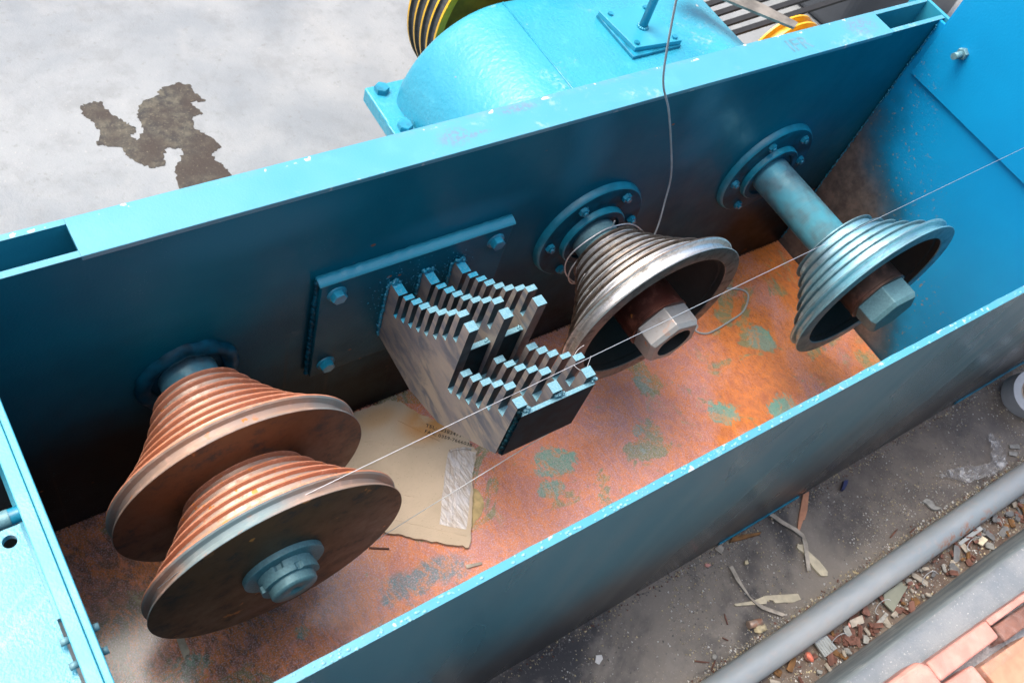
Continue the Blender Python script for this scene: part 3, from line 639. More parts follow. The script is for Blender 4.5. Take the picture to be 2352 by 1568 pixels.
L2 = [(.4819, -.040, .3844), (.4812, -.040, .3643), (.4590, -.045, .3477), (.4377, -.045, .3277), (.4240, -.048, .3140), (.4180, -.050, .2997), (.4226, -.050, .2765), (.4400, -.050, .2541), (.462, -.056, .262)]
mb.tube(arc(L2), .0012, 8)
mb.build('loose_wire_loops', 'wire', capB)

# ------------------------------------------------------------------ comb rack
rk = thing('comb_rack', 'wall bracket of three toothed steel guide combs between the rusty and the bright pulley', 'wire guide rack')
mb = MB().box(-.0117, .2925, -.0150, -.0004, .2030, .4270, 0)
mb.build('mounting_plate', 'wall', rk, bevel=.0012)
mb = MB(); n = 90; vs = []; fs = []
for i in range(n+1):
    x = -.014+.310*i/n; w = .0012*noise.noise(Vector((x*90, 2, 5)))
    vs += [(x, -.0002, .4330+w), (x, -.0060+w, .4325+w), (x, -.0120, .4300+w*.5), (x, -.0156, .4274), (x, -.0158, .4262), (x, -.0002, .4262)]
for i in range(n):
    for k in range(6): fs.append((6*i+k, 6*i+(k+1) % 6, 6*i+6+(k+1) % 6, 6*i+6+k))
mb.add(vs, fs, 0, True); mb.add([vs[k] for k in range(6)], [(0, 1, 2, 3, 4, 5)]); mb.add([vs[-6+k] for k in range(6)], [(5, 4, 3, 2, 1, 0)])
mb.build('weld_fillet', 'paint', rk)
mb = MB(); P = [((-.0135+rnd.uniform(-.001, .001), -.006, z), rnd.uniform(.003, .005)) for z in [.205+.0032*i for i in range(70)]]
mb.blobs(P).build('weld_fillet', 'deep_blue', rk)
for x, z in ((.0125, .4010), (.2675, .4010), (.0115, .2290), (.2675, .2290)):
    mb = MB().lathe([(-.0150, .0145), (-.0170, .0140), (-.0172, .004)], x, z, 32)
    mb.hexnut((x, -.0170, z), (0, -1, 0), .0112, .0095, rnd.random(), 0, .12)
    mb.build('bolt', 'bolt_blue', rk)
up = [(-.0150, .3850), (-.0403, .3850)]
teeth = []   # (rear y, front y, z top) with slot floors
prof = [(-.0150, .3850), (-.0403, .3850), (-.0386, .3372), (-.0463, .3372), (-.0494, .3952), (-.0571, .3952), (-.0560, .3498), (-.0643, .3498), (-.0669, .4080), (-.0751, .4080), (-.0738, .3624), (-.0820, .3624), (-.0844, .4208), (-.0923, .4208), (-.0915, .3763), (-.0996, .3763), (-.1026, .4362), (-.1104, .4362), (-.1091, .3914), (-.1173, .3914), (-.1202, .4537), (-.1281, .4537), (-.1274, .4088), (-.1353, .4088), (-.1384, .4762), (-.1458, .4762), (-.1446, .4307), (-.1530, .4307), (-.1553, .4975), (-.1640, .4975), (-.1636, .4530), (-.1715, .4530), (-.1731, .4972), (-.1876, .4972), (-.1855, .3595), (-.1944, .3595), (-.1956, .4174), (-.2049, .4174), (-.2027, .3722), (-.2119, .3722), (-.2139, .4335), (-.2227, .4335), (-.2208, .3876), (-.2298, .3876), (-.2316, .4503), (-.2399, .4503), (-.2391, .4062), (-.2475, .4062), (-.2506, .4728), (-.2581, .4728), (-.2569, .4272), (-.2643, .4272), (-.2684, .4955), (-.2766, .4955), (-.2760, .4497), (-.2867, .4497), (-.2884, .4940), (-.3024, .4940), (-.3020, .3767), (-.2497, .3273), (-.1893, .2724), (-.1152, .2475), (-.0150, .2550)]
side = []
for i in range(len(prof)):
    a, b2 = prof[i], prof[(i+1) % len(prof)]; d = (b2[0]-a[0], b2[1]-a[1])
    if i >= len(prof)-6: side.append(2)
    elif abs(d[1]) < .004: side.append(1)      # flat tops and slot floors took the spray
    else: side.append(2)
for k, (x0, x1) in enumerate(((.0955, .1097), (.1474, .1618), (.1996, .2142))):
    mb = MB(); mb.poly_x([(a+rnd.uniform(-.0004, .0004), b+rnd.uniform(-.0005, .0005)) for a, b in prof], x0, x1, 0, side)
    mb.build('comb_plate', ['comb', 'comb_top', 'comb_dark'], rk)
    P = [((x0+(x1-x0)*rnd.random()*1.0, -.0165-rnd.random()*.004, .3855+rnd.uniform(-.002, .006)), rnd.uniform(.0022, .0040)) for _ in range(16)]
    P += [((x0-.002+rnd.uniform(-.0015, .001), -.0160, z), rnd.uniform(.002, .0035)) for z in [.258+.0035*i for i in range(36)]]
    MB().blobs(P, 0, 2, (1, .8, 1)).build('weld_bead', 'bolt_blue', rk)
P = []
for _ in range(420):
    x = rnd.choice((.0955, .1474, .1996))+rnd.gauss(.004, .016); z = .385+rnd.gauss(.0, .022)-abs(rnd.gauss(0, .03))
    if 0 < x < .28 and .22 < z < .42: P.append(((x, -.0152, z), rnd.uniform(.0003, .0012)))
MB().blobs(P).build('weld_spatter', 'bolt_blue', rk, kind='stuff')
for x0, x1 in ((.1098, .1473), (.1619, .1995)):
    MB().box(x0, x1, -.1800, -.1740, .3300, .4335, 0).build('spacer_bar', ['end_dark'], rk, bevel=.0006)
    mb = MB().box(x0, x1, -.1806, -.1734, .4336, .4356)
    mb.blobs([((x1-.003+rnd.uniform(-.003, .001), -.177+rnd.uniform(-.003, .003), .436), .002) for _ in range(6)]).build('bar_top', 'comb_top', rk)
MB().box(.1010, .2142, -.3082, -.3030, .3775, .4790).build('front_plate', 'end_dark', rk, bevel=.0006)
MB().box(.1010, .2142, -.3085, -.3028, .4791, .4806).build('front_plate_top', 'comb_top', rk)
P = []
for i in range(34): P.append(((.0985+rnd.uniform(-.001, .0015), -.3055+rnd.uniform(-.001, .001), .385+i*.0031), rnd.uniform(.0022, .0036)))
MB().blobs(P).build('weld_bead', 'end_dark', rk)
P = [((x+rnd.uniform(-.004, .004), -.3035+rnd.uniform(-.002, .002), .4815+rnd.uniform(0, .005)), rnd.uniform(.0016, .0032)) for x in (.111, .163, .158, .214) for _ in range(9)]
MB().blobs(P).build('weld_bead', 'comb_top', rk, kind='stuff')

# ------------------------------------------------------------------ wires
def cr(pts, seg=8): return arc(pts)
MB().tube([(-.330, -.2805, .378), (-.280, -.2813, .4262), (-.235, -.2812, .4462), (-.1877, -.2806, .4535), (-.168, -.280, .4560), (1.146, -.280, .5972)], .00045, 8).build('drawn_wire', 'wire', **T('long bright taut wire running from the rusty pulley across the combs to the right', 'wire'))
MB().tube(arc([(-.10, -.282, .16), (-.022, -.281, .199), (.10, -.290, .283), (.2225, -.3020, .3745)]), .0006, 8).build('lower_wire', 'wire', **T('thin wire from the underside of the rusty pulley to the bottom of the comb rack', 'wire'))
MB().tube(arc([(.385, -.03, .88), (.405, -.03, .805), (.434, -.03, .713), (.456, -.03, .66), (.491, -.03, .608), (.535, -.03, .530), (.578, -.03, .446), (.591, -.035, .388), (.590, -.05, .318), (.565, -.06, .27)]), .0015, 10).build('hanging_cable', 'cable', **T('thin grey cable hanging down over the back wall behind the bright pulley', 'cable'))
MB().tube(arc([(.70, -.085, .003), (.803, -.107, .004), (.798, -.120, .003), (.820, -.135, .003), (.880, -.131, .004), (.934, -.121, .003), (.972, -.090, .003), (.944, -.064, .003), (.86, -.04, .003)]), .0019, 8).build('bent_wire', 'cable', **T('bent grey wire offcut lying in a loop on the rusty floor', 'wire'))
MB().tube(arc([(.222, -.262, .498), (.214, -.262, .492), (.205, -.268, .488), (.200, -.279, .487), (.206, -.290, .488), (.214, -.286, .489), (.226, -.276, .491)]), .0004, 6).build('wire_scrap', 'wire_dull', **T('tiny curled scrap of bright wire caught in the teeth of the right hand comb', 'wire'))

# ------------------------------------------------------------------ cardboard
CB = [(0.0066,0.0126-.015),(0.0629,-.005),(0.0905,-0.0062),(0.1188,-0.0070),(0.1372,-0.0098),(0.1494,-0.0085),(0.1583,-0.0096),(0.1638,-0.0152),(0.1733,-0.0209),(0.1792,-0.0333),(0.1857,-0.0446),(0.1902,-0.055),(0.1985,-0.0629),(0.2154,-0.0831),(0.2463,-0.1194),(0.2431,-0.1466),(0.2469,-0.162),(0.2369,-0.1721),(0.2242,-0.1847),(0.206,-0.2127),(0.1771,-0.2598),(0.155,-0.2934),(0.1449,-0.3041),(0.1218,-0.2877),(0.0886,-0.262),(0.0621,-0.242),(0.0347,-0.2198),(-0.0006,-0.1914),(-0.0566,-0.1202)]
CB = [(x, min(y, -.0045)) for x, y in CB]
mb = MB(); e = rough(CB, .0030, 5, 9)
e = [(x, min(y, -.004)) for x, y in e]
mb.poly_z(e, .0016, .0030).poly_z([(x*.999, y*.999) for x, y in e], .0058, .0072)
fl = [(x*.997+.0004, y*.996-.0004) for x, y in e]; mb.poly_z(fl, .0031, .0057, 1)
cb = mb.build('cardboard_sheet', ['card', 'wood_brown'], **T('torn brown cardboard with printed telephone number, lying under the comb rack', 'cardboard'))
TP = [(0.2004,-0.1396),(0.223,-0.1449),(0.2426,-0.1621),(0.233,-0.1737),(0.2175,-0.1929),(0.1976,-0.2197),(0.1769,-0.2479),(0.1559,-0.2749),(0.1367,-0.2616),(0.1206,-0.2475),(0.1413,-0.2178),(0.1624,-0.1898),(0.1831,-0.1607)]
MB().poly_z(rough(TP, .0012, 3, 5), .0073, .0077).build('packing_tape', 'tape', cb)
for q in range(3):     # tape folds
    a = Vector((.205+.009*q, -.142-.003*q, .0078)); b2 = Vector((.129+.011*q, -.255+.004*q, .0078))
    MB().tube([tuple(a+(b2-a)*(i/14)+Vector((rnd.uniform(-.0006, .0006), rnd.uniform(-.0006, .0006), 0))) for i in range(15)], .0006, 5).build('tape_fold', 'tape', cb)
ln = [((.010, -.020), (.165, -.115)), ((.055, -.205), (.150, -.285)), ((.020, -.120), (.110, -.190))]
for (ax_, ay_), (bx_, by_) in ln:
    P_ = [(ax_+(bx_-ax_)*i/18+rnd.uniform(-.0007, .0007), ay_+(by_-ay_)*i/18+rnd.uniform(-.0007, .0007), .0073) for i in range(19)]
    MB().tube(P_, [.0002+.0005*abs(math.sin(i*.9)) for i in range(19)], 5).build('crease', 'card', cb)
mb = MB().tube([(.238+.0, -.153, .0088), (.226, -.146, .0092), (.213, -.142, .0088), (.202, -.140, .0086)], .0022, 8).build('tape_fold', 'tape', cb)
MB().tube([(.150, -.05, .0074), (.175, -.085, .0076), (.196, -.116, .0076)], .0008, 6).build('crease', 'card', cb)
MB().poly_z(rough([(0.2055,-0.2106),(0.2126,-0.2244),(0.2122,-0.2398),(0.206,-0.2521),(0.1937,-0.2638),(0.1813,-0.2677),(0.1676,-0.2759),(0.162,-0.2707),(0.1948,-0.2158)], .0015, 3, 2), .0003, .0014).build('paper_scrap', 'paper', **T('yellowed scrap of paper stuck out from under the cardboard', 'paper'))
def text(s, x, y, z, ang, width, par, spacing=1.0, hscale=1.0, mt='ink'):
    cu = bpy.data.curves.new('printed_text', 'FONT'); cu.body = s; cu.space_character = spacing; cu.offset = .014
    o = bpy.data.objects.new('tmp', cu); COL.objects.link(o); bpy.context.view_layer.update()
    me = bpy.data.meshes.new_from_object(o.evaluated_get(bpy.context.evaluated_depsgraph_get())); bpy.data.objects.remove(o)
    w0 = max(v.co.x for v in me.vertices)-min(v.co.x for v in me.vertices); k = width/w0
    for v in me.vertices: v.co = (v.co.x*k, v.co.y*k*hscale, 0)
    me.materials.clear(); me.materials.append(M[mt])
    t_ = bpy.data.objects.new('printed_text', me); COL.objects.link(t_); t_.location = (x, y, z); t_.rotation_euler = (0, 0, ang); t_.parent = par
fade = plain('worn_matt_paint', (.09, .22, .29), .8); M['fade'] = fade
A1 = math.atan2(-.0582, .0609)
text('FAX: 0359-7666038', .1803, -.0906, .0076, A1, .0845, cb, 1.08, .9)
text('IFR', .790, .014, H+.0014, 0, .048, fr, 1.0, 1.0, 'fade')
text('TEL:  0383471', .1876, -.0815, .0076, A1, .0630, cb, 1.08, .9)

# scraps on the trough floor
MB().poly_z([(0.1261,-0.3257),(0.1515,-0.3331),(0.1507,-0.3369),(0.124,-0.3316)], .0005, .0035).build('wood_chip', 'wood_grey', **T('pale wood chip on the rusty floor by the front wall', 'wood chip'))
MB().poly_z([(-0.3051,-0.2281),(-0.2957,-0.2327),(-0.2958,-0.2526),(-0.2975,-0.2560),(-0.2989,-0.2578),(-0.3020,-.2560),(-0.3062,-0.2606),(-0.3066,-0.2513)], .0005, .005).build('wood_splinter', 'wood_grey', **T('grey wood splinter on the floor under the front rusty disc', 'wood chip'))
MB().poly_z([(0.0027,-0.2293),(0.0296,-0.2448),(0.029,-0.2473),(0.0016,-0.2315)], .0005, .003).build('wood_stick', 'wood_red', **T('thin reddish stick on the floor beside the front rusty disc', 'wood chip'))

# ------------------------------------------------------------------ gearbox behind the wall
gb = thing('gearbox_housing', 'big pale blue cast housing with a rounded shoulder behind the trough', 'housing')
pts = []
R_ = .19; sx = .583
prof = [(.393, .165)]+[(sx-R_*math.cos(math.radians(a)), .2+R_*math.sin(math.radians(a))) for a in range(0, 91, 3)]+[(.955, .390), (.985, .386), (1.035, .366), (1.060, .33), (1.060, .165)]
mb = MB(); rings = []
for yy, ins in ((.060, 0), (.452, 0), (.464, .002), (.471, .006), (.475, .014)):
    rings.append([(x+(ins if x < .6 else (-ins if x > .95 else 0))*1.0, yy, z-(ins if z > .25 else 0)) for x, z in prof])
n = len(prof); vs = [p for r_ in rings for p in r_]; fs = []
for i in range(4):
    for k in range(n-1): fs.append((i*n+k, i*n+k+1, (i+1)*n+k+1, (i+1)*n+k))
mb.add(vs, fs, 0, True); mb.add(rings[-1], [tuple(range(n))]); mb.add(rings[0], [tuple(range(n-1, -1, -1))])
o = mb.build('cast_cover', 'paint_cast', gb); sharp(o, 30)
mb = MB(); mb.poly_z([(.356, .519), (.352, .30), (.350, .06), (.410, .06), (.410, .48), (1.10, .48), (1.10, .528)], .168, .200).build('base_flange', 'paint_cast', gb, bevel=.003)
mb = MB(); mb.poly_z([(.350, .42), (.350, .06), (.41, .06), (.41, .425)], .2001, .2040).build('flange_pad', 'paint_cast', gb, bevel=.002)
mb = MB().box(.53, 1.04, .07, .46, GZ+.0005, .1679).build('lower_case', 'paint_cast', gb, bevel=.004)
for x, y, z in ((.383, .502, .200), (.376, .398, .204)):
    MB().hexnut((x, y, z), (0, 0, 1), .0145, .011, rnd.random(), 0, .10).build('bolt', 'bolt_blue', gb)
MB().tube([(sx+.0, .060, .3905), (sx, .464, .3905)], .0015, 6).build('casting_seam', 'paint_cast', gb)
# vent pad with rod
pd = MB().box(.741, .858, .262, .382, .3905, .3965).build('gasket', 'bolt_blue', gb, bevel=.001)
pd = MB().poly_z([(.7405, .3795), (.7505, .2735), (.8575, .2645), (.852, .372)], .3966, .4060).build('cover_pad', 'paint', gb, bevel=.0008)
for x, y in ((.757, .365), (.760, .283), (.846, .275), (.840, .362)):
    MB().hexnut((x, y, .406), (0, 0, 1), .0055, .0042, rnd.random(), 0, .1).build('bolt', 'bolt_blue', gb)
mb = MB().cyl((.8005, .318, .406), (.8005, .318, .62), .0078, 24).lathe  # rod
MB().cyl((.8005, .318, .406), (.8005, .318, .70), .0078, 24).build('vent_rod', 'paint', gb)
MB().blobs([((.8005+.0085*math.cos(a/2), .318+.0085*math.sin(a/2), .4075), .0035) for a in range(13)]).build('weld_bead', 'paint', gb)

# sheaves and belts
def sheave(name, cx, cz, r, ys, depth, label, spokes=True, core='rubber', grp='yellow belt sheaves'):
    t_ = thing(name, label, 'sheave', grp)
    pr = [(ys[0]+.004, r-.004, 0)]
    for i, y in enumerate(ys):
        pr += [(y+.0025, r, 0), (y-.0025, r, 1)]
        if i < len(ys)-1: pr += [(y-.0035, r-depth, 1), (ys[i+1]+.0035, r-depth, 0)]
    pr = [(a, b, c) for a, b, c in pr]
    yf = ys[-1]-.0025; pr[-1] = (yf, r, 0)
    pr += [(yf, r-.016, 2), (yf+.05, r-.030, 2), (yf+.055, .06, 2), (yf+.01, .05, 2), (yf+.01, .001, 2)]
    o = MB().lathe(pr, cx, cz, 120).build('grooved_rim', ['yellow', core, 'yellow_dark'], t_); sharp(o)
    o = MB().lathe([(ys[0]+.004, r-.004), (ys[0]+.004, .01)], cx, cz, 80).build('back_face', 'yellow_dark', t_)
    return t_
sheave('belt_sheave', .7508, .2522, .2356, [.649, .624, .599, .574, .5495], .006, 'large yellow grooved sheave with dark belts behind the blue housing')
sheave('small_belt_sheave', 1.575, .018, .118, [.495, .468, .440], .018, 'small yellow grooved sheave half hidden behind the far end of the wall', core='yellow')
for i, (y, za, zb) in enumerate(((.552, .020, .125), (.582, .020, .125), (.616, .020, .125), (.648, .020, .125))):
    a = Vector((.76, y, .012)); b2 = Vector((2.6, y+.045*(i*.35), .155))
    d = (b2-a).normalized()
    MB().add([tuple(a+Vector((0, s*.008, u*.004))) for s in (-1, 1) for u in (-1, 1)]+[tuple(b2+Vector((0, s*.008, u*.004))) for s in (-1, 1) for u in (-1, 1)], [(0, 1, 3, 2), (4, 6, 7, 5), (0, 4, 5, 1), (2, 3, 7, 6), (1, 5, 7, 3), (0, 2, 6, 4)]).build('drive_belt', 'belt', **T(('drive belt nearest the trough of the four black belts', 'second nearest of the four black drive belts', 'third nearest of the four black drive belts', 'farthest of the four black drive belts')[i], 'belt', 'black drive belts'))
mb = MB(); a = Vector((.93, .335, .452)); b2 = Vector((1.075, .188, .449))
MB().poly_z([(.900, .372), (.968, .300), (1.062, .190), (1.082, .200), (1.045, .262), (.955, .392)], .446, .451).box(.9, .901, .37, .371, .44, .451).build('angle_bar', 'old_bar', **T('scuffed grey flat bar slanting over the black belts', 'bar'))
MB().poly_z([(2.02, .60), (2.14, .50), (2.5, .55), (2.6, 1.1), (2.1, 1.1), (2.0, .8)], GZ+.001, .10).build('drive_motor', 'plastic_bin', bevel=.02, seg=3, **T('dark grey motor casing behind the far right end of the trough', 'motor'))

# ------------------------------------------------------------------ pipes on the ground
xs_ = [i*.06-.5 for i in range(46)]
MB().tube([(x+0, -.6915+.0016*noise.noise(Vector((x*2.2, 1, 4))), GZ+.0262+.0008*noise.noise(Vector((x*3, 8, 4)))) for x in xs_], [.0262+.0006*noise.noise(Vector((x*6, 3, 3))) for x in xs_], 40).build('long_grey_pipe', 'pipe', **T('long grey metal pipe lying on the dirty ground in front of the trough', 'pipe', 'pipes on the ground'))
kp = [(-.772, GZ-.01), (-.7735, -.10), (-.779, -.05), (-.7850, -.012), (-.790, -.004), (-.800, 0.0), (-4.6, 0.0), (-4.6, GZ-.01)]
xk = [-2+.05*i for i in range(121)]; vs = []; fs = []
for x in xk: vs += [(x, y+.0025*noise.noise(Vector((x*4, z*9, 1))), z+.002*noise.noise(Vector((x*7, 2, y*3)))*(z > -.11)) for y, z in kp]
for i in range(120):
    for k in range(7): fs.append((8*i+k, 8*i+k+1, 8*i+8+k+1, 8*i+8+k))
MB().add(vs, fs, [0 if f[0] % 8 < 4 else 1 for f in fs], True).build('concrete_kerb', ['kerb_side', 'kerb_top'], kind='structure')
def brick(pts, z1, mt, label, bv=.004):
    MB().poly_z(pts, .0025, z1).build('brick', mt, bevel=bv, seg=3, **T(label, 'brick', 'bricks under plastic film'))
brick([(.800, -.889), (.930, -.897), (.926, -1.00), (.806, -1.00)], .052, 'brick', 'large tan orange brick in the bottom right corner of the photo', .003)
brick([(.600, -.822), (.700, -.8235), (.714, -.838), (.712, -.99), (.600, -.99)], .056, 'brick_pink', 'pale pink rounded brick nearest the kerb at the bottom edge', .010)
brick([(.7180, -.8750), (.796, -.8800), (.800, -1.00), (.7200, -1.00)], .046, 'brick_pink', 'pink brick directly left of the large tan brick', .006)
brick([(.7190, -.8345), (.880, -.8405), (.880, -.8740), (.7190, -.8700)], .047, 'brick_pink', 'long pale pink brick lying along the kerb', .005)
brick([(.884, -.8560), (1.04, -.8660), (1.04, -.8920), (.884, -.8850)], .047, 'brick_red', 'red brown brick behind the large tan brick', .004)
brick([(.884, -.8405), (1.16, -.8520), (1.16, -.8620), (.884, -.8530)], .043, 'brick_pink', 'thin pink brick edge along the right hand side', .003)
NX, NY = 90, 16; vs = []
for j in range(NY+1):
    for i in range(NX+1):
        x = .59+.62*i/NX; y = -.818-.075*j/NY-.055*(x-.59); h = .0575 if j > 2 else .004+.052*(j/2.0)
        fold = .010*max(0, noise.noise(Vector((x*6-y*30, y*44, 0))))
        vs.append((x, y, h+fold+.002*noise.noise(Vector((x*60, y*60, 3)))))
MB().add(vs, [(j*(NX+1)+i, j*(NX+1)+i+1, (j+1)*(NX+1)+i+1, (j+1)*(NX+1)+i) for j in range(NY) for i in range(NX)], 0, True).build('plastic_wrap', 'wrap', fixn=False, **T('clear plastic film wrapped over the pink bricks', 'plastic film'))

# ------------------------------------------------------------------ litter, each piece its own thing
def flat(name, pts, th, mt, label, cat, z=GZ+.0015, am=.0010, wob=.0, curl=0.0):
    e = rough(pts, am, 3, len(name)+len(label)); me_ = MB().poly_z(e, z, z+th)
    if wob or curl:
        cx = sum(p[0] for p in e)/len(e); cy = sum(p[1] for p in e)/len(e)
        me_.v = [(x, y, zz+wob*abs(noise.noise(Vector((x*50, y*50, 3))))+curl*((x-cx)**2+(y-cy)**2)) for x, y, zz in me_.v]
    return me_.build(name, mt, **T(label, cat))
flat('plywood_strip', [(0.5782,-0.589),(0.6122,-0.6014),(0.6432,-0.6062),(0.7056,-0.6343),(0.7036,-0.6455),(0.687,-0.643),(0.6511,-0.6258),(0.652,-0.6206),(0.6448,-0.6158),(0.6380,-0.6160),(0.6355,-0.6191),(0.6077,-0.6065),(0.5789,-0.594),(0.5764,-0.5906)], .003, 'wood', 'pale plywood strip with a round notch, near the long pipe', 'wood strip', am=.0006)
flat('wood_strip', [(0.6125,-0.53),(0.6205,-0.5309),(0.6186,-0.5434),(0.6151,-0.5663),(0.6131,-0.5917),(0.6156,-0.6031),(0.6211,-0.614),(0.6547,-0.6527),(0.6453,-0.6518),(0.6184,-0.6226),(0.611,-0.6027),(0.6099,-0.5839),(0.6084,-0.5567)], .0015, 'wood_grey', 'long bent strip of veneer crossing over the notched plywood', 'wood strip', z=GZ+.006, am=.0005)
flat('wood_strip', [(0.757,-0.4883),(0.7677,-0.4869),(0.7786,-0.5123),(0.7931,-0.5351),(0.7978,-0.5507),(0.7913,-0.5693),(0.7588,-0.6129),(0.7514,-0.6101),(0.790,-0.5536),(0.7828,-0.5344),(0.7707,-0.5151),(0.7594,-0.4917)], .0015, 'wood_grey', 'thin folded grey wood strip lying over a split splinter', 'wood strip', z=GZ+.007, am=.0005)
flat('wood_splinter', [(0.7741,-0.5593),(0.7773,-0.5631),(0.788,-0.5663),(0.7839,-0.5794),(0.7909,-0.6067),(0.7916,-0.6317),(0.7861,-0.6373),(0.7731,-0.6296),(0.7702,-0.6111),(0.7728,-0.5825),(0.7677,-0.5647)], .004, 'wood', 'frayed flat splinter under the folded grey strip', 'wood chip', am=.002)
flat('orange_wood_strip', [(0.8595,-0.4860),(0.876,-0.4872),(0.8436,-0.5161),(0.8238,-0.5288),(0.8211,-0.5275),(0.7959,-0.5417),(0.7973,-0.5358),(0.8201,-0.5158)], .003, 'wood_orange', 'orange wood strip poking out against the trough side', 'wood strip', am=.0006)
flat('bark_piece', [(0.6471,-0.4921),(0.6573,-0.4876),(0.681,-0.493),(0.7204,-0.5062),(0.7143,-0.5086),(0.6794,-0.5008),(0.654,-0.4945)], .006, 'wood_brown', 'brown stick of bark beside the trough side', 'bark')
flat('grey_scrap', [(0.6124,-0.4884),(0.6296,-0.4860),(0.6291,-0.4969),(0.6172,-0.5035)], .002, 'wood_grey', 'small grey beige scrap touching the trough side', 'scrap')
o = flat('blue_stub', [(0.9627,-0.5044),(0.9722,-0.5077),(0.963,-0.514),(0.9480,-0.520),(0.9430,-0.5165)], .008, 'navy', 'short dark blue plastic stub on the ground', 'plastic stub', am=.0003)
flat('pink_crumb', [(0.5746,-0.5027),(0.5804,-0.5046),(0.5846,-0.5099),(0.5779,-0.5106),(0.5733,-0.5072)], .003, 'brick_pink', 'flat pink crumb near the trough side', 'crumb')
flat('yellow_crumb', [(0.6508,-0.5353),(0.6565,-0.5361),(0.6541,-0.5433),(0.6466,-0.5416)], .004, 'cream', 'small pale yellow crumb on the dark ground', 'crumb')
tl = flat('ribbed_tile', [(0.6651,-0.6999-.018),(0.696,-0.7200),(0.6982,-0.7480),(0.6645,-0.7480)], .004, 'silver', 'square ribbed silver tile scrap in the litter beyond the long pipe', 'tile', z=GZ+.010, am=.0002)
for i in range(5): MB().box(.668+.006*i, .6695+.006*i, -.747, -.7205, GZ+.0141, GZ+.0152).build('rib', 'silver', tl)
MB().tube([(.574, -.632, GZ+.0075), (.582, -.6345, GZ+.0075), (.6005, -.6400, GZ+.008)], .0072, 14).build('rusty_tube_scrap', 'rust_cone', **T('short rusty rolled tube scrap near the long pipe', 'tube scrap'))
MB().blobs([((.590, -.6475, GZ+.006), .009), ((.598, -.6490, GZ+.006), .007), ((.584, -.6470, GZ+.004), .005)], 0, 2, (1, 1, .7)).build('foam_lump', 'cream', **T('crumbly cream foam lump against the long pipe', 'foam'))
MB().blobs([((.4812, -.6445, GZ+.003), .0058)], 0, 2, (1, .9, .5)).build('white_pebble', 'stone', **T('round pale pebble against the long pipe', 'pebble'))
MB().blobs([((.6435, -.7330, GZ+.006), .0085)], 0, 2, (.7, 1.2, .6)).build('coral_pebble', 'coral', **T('coral red pebble left of the ribbed tile', 'pebble'))
MB().blobs([((.760, -.7300, GZ+.006), .0060)], 0, 2, (1, 1, .5)).build('pink_disc', 'brick_pink', **T('round pinkish disc in the litter strip', 'disc'))
flat('paper_bit', [(0.291,-0.5387),(0.3,-0.5421),(0.2975,-0.5493),(0.287,-0.5535),(0.2822,-0.5466)], .001, 'white', 'torn white paper bit with grey marks on the dark ground', 'paper', wob=.002)
flat('grey_plate_scrap', [(0.8605,-0.7198),(0.8795,-0.7190),(0.897,-0.7200),(0.9082,-0.7184),(0.9153,-0.7200),(0.913,-0.7265),(0.9192,-0.7334),(0.853,-0.7540),(0.849,-0.7343)], .003, 'glassy', 'large grey green flat scrap between pipe and kerb', 'plate scrap', z=GZ+.010, am=.0004)
flat('card_scrap', [(0.7594,-0.7225),(0.7911,-0.7270),(0.7848,-0.7401),(0.7554,-0.7348)], .003, 'wood_grey', 'brown grey card scrap left of the large flat scrap', 'card scrap', z=GZ+.008)
flat('card_scrap', [(0.8067,-0.7520),(0.84,-0.7468),(0.8418,-0.7533),(0.8095,-0.7599)], .003, 'stone', 'narrow grey card scrap next to the kerb', 'card scrap', z=GZ+.008)
flat('pale_lath', [(1.0961,-0.7220),(1.1722,-0.7200),(1.1741,-0.7287),(1.0958,-0.7284)], .004, 'silver', 'pale straight lath lying along the far side of the long pipe', 'lath', z=GZ+.008, am=.0003)
flat('tan_chip', [(1.1385,-0.7406),(1.1613,-0.7382),(1.1658,-0.7497),(1.1432,-0.7533)], .003, 'wood', 'square tan chip right of the pale lath', 'wood chip', z=GZ+.008)
flat('grey_rag', [(1.0978,-0.6191),(1.1094,-0.6188),(1.1198,-0.6299),(1.1175,-0.6406),(1.1269,-0.6524),(1.1139,-0.6495),(1.1044,-0.6437),(1.1021,-0.6283)], .004, 'stone', 'crumpled grey rag scrap beside the long pipe', 'rag', wob=.006)
flat('pale_chip', [(1.4106,-0.6212),(1.4341,-0.6322),(1.4281,-0.6399),(1.4057,-0.6281)], .003, 'stone', 'upper of two pale flat chips at the right edge', 'chip')
flat('pale_chip', [(1.395,-0.6322),(1.4151,-0.6443),(1.4034,-0.6492),(1.3891,-0.6385)], .003, 'stone', 'lower of two pale flat chips at the right edge', 'chip')
# crumpled plastic film
def film(name, pts, label):
    bm = bmesh.new(); vv = [bm.verts.new((x, y, 0)) for x, y in rough(pts, .002, 3, 4)]; f = bm.faces.new(vv); bmesh.ops.triangulate(bm, faces=[f])
    bmesh.ops.subdivide_edges(bm, edges=list(bm.edges), cuts=4, use_grid_fill=True)
    for v in bm.verts:
        p = v.co; v.co.z = GZ+.004+.018*abs(noise.noise(Vector((p.x*38, p.y*70, 1))))+.006*abs(noise.noise(Vector((p.x*120, p.y*160, 5))))
    for f in bm.faces: f.smooth = True
    me = bpy.data.meshes.new(name); bm.to_mesh(me); bm.free(); me.materials.append(M['film']); o = bpy.data.objects.new(name, me); COL.objects.link(o)
    o['label'] = label; o['category'] = 'plastic film'; return o
film('plastic_sheet', [(1.3758,-0.5771),(1.3943,-0.5949),(1.3748,-0.6198),(1.3616,-0.6496),(1.3375,-0.6559),(1.2947,-0.6531),(1.2753,-0.6488),(1.2265,-0.6377),(1.2121,-0.6209),(1.1928,-0.6055),(1.1682,-0.5949),(1.1941,-0.5925),(1.2383,-0.6011),(1.2823,-0.6196),(1.3195,-0.6297),(1.3518,-0.609)], 'crumpled clear plastic sheet on the ground beside the long pipe')
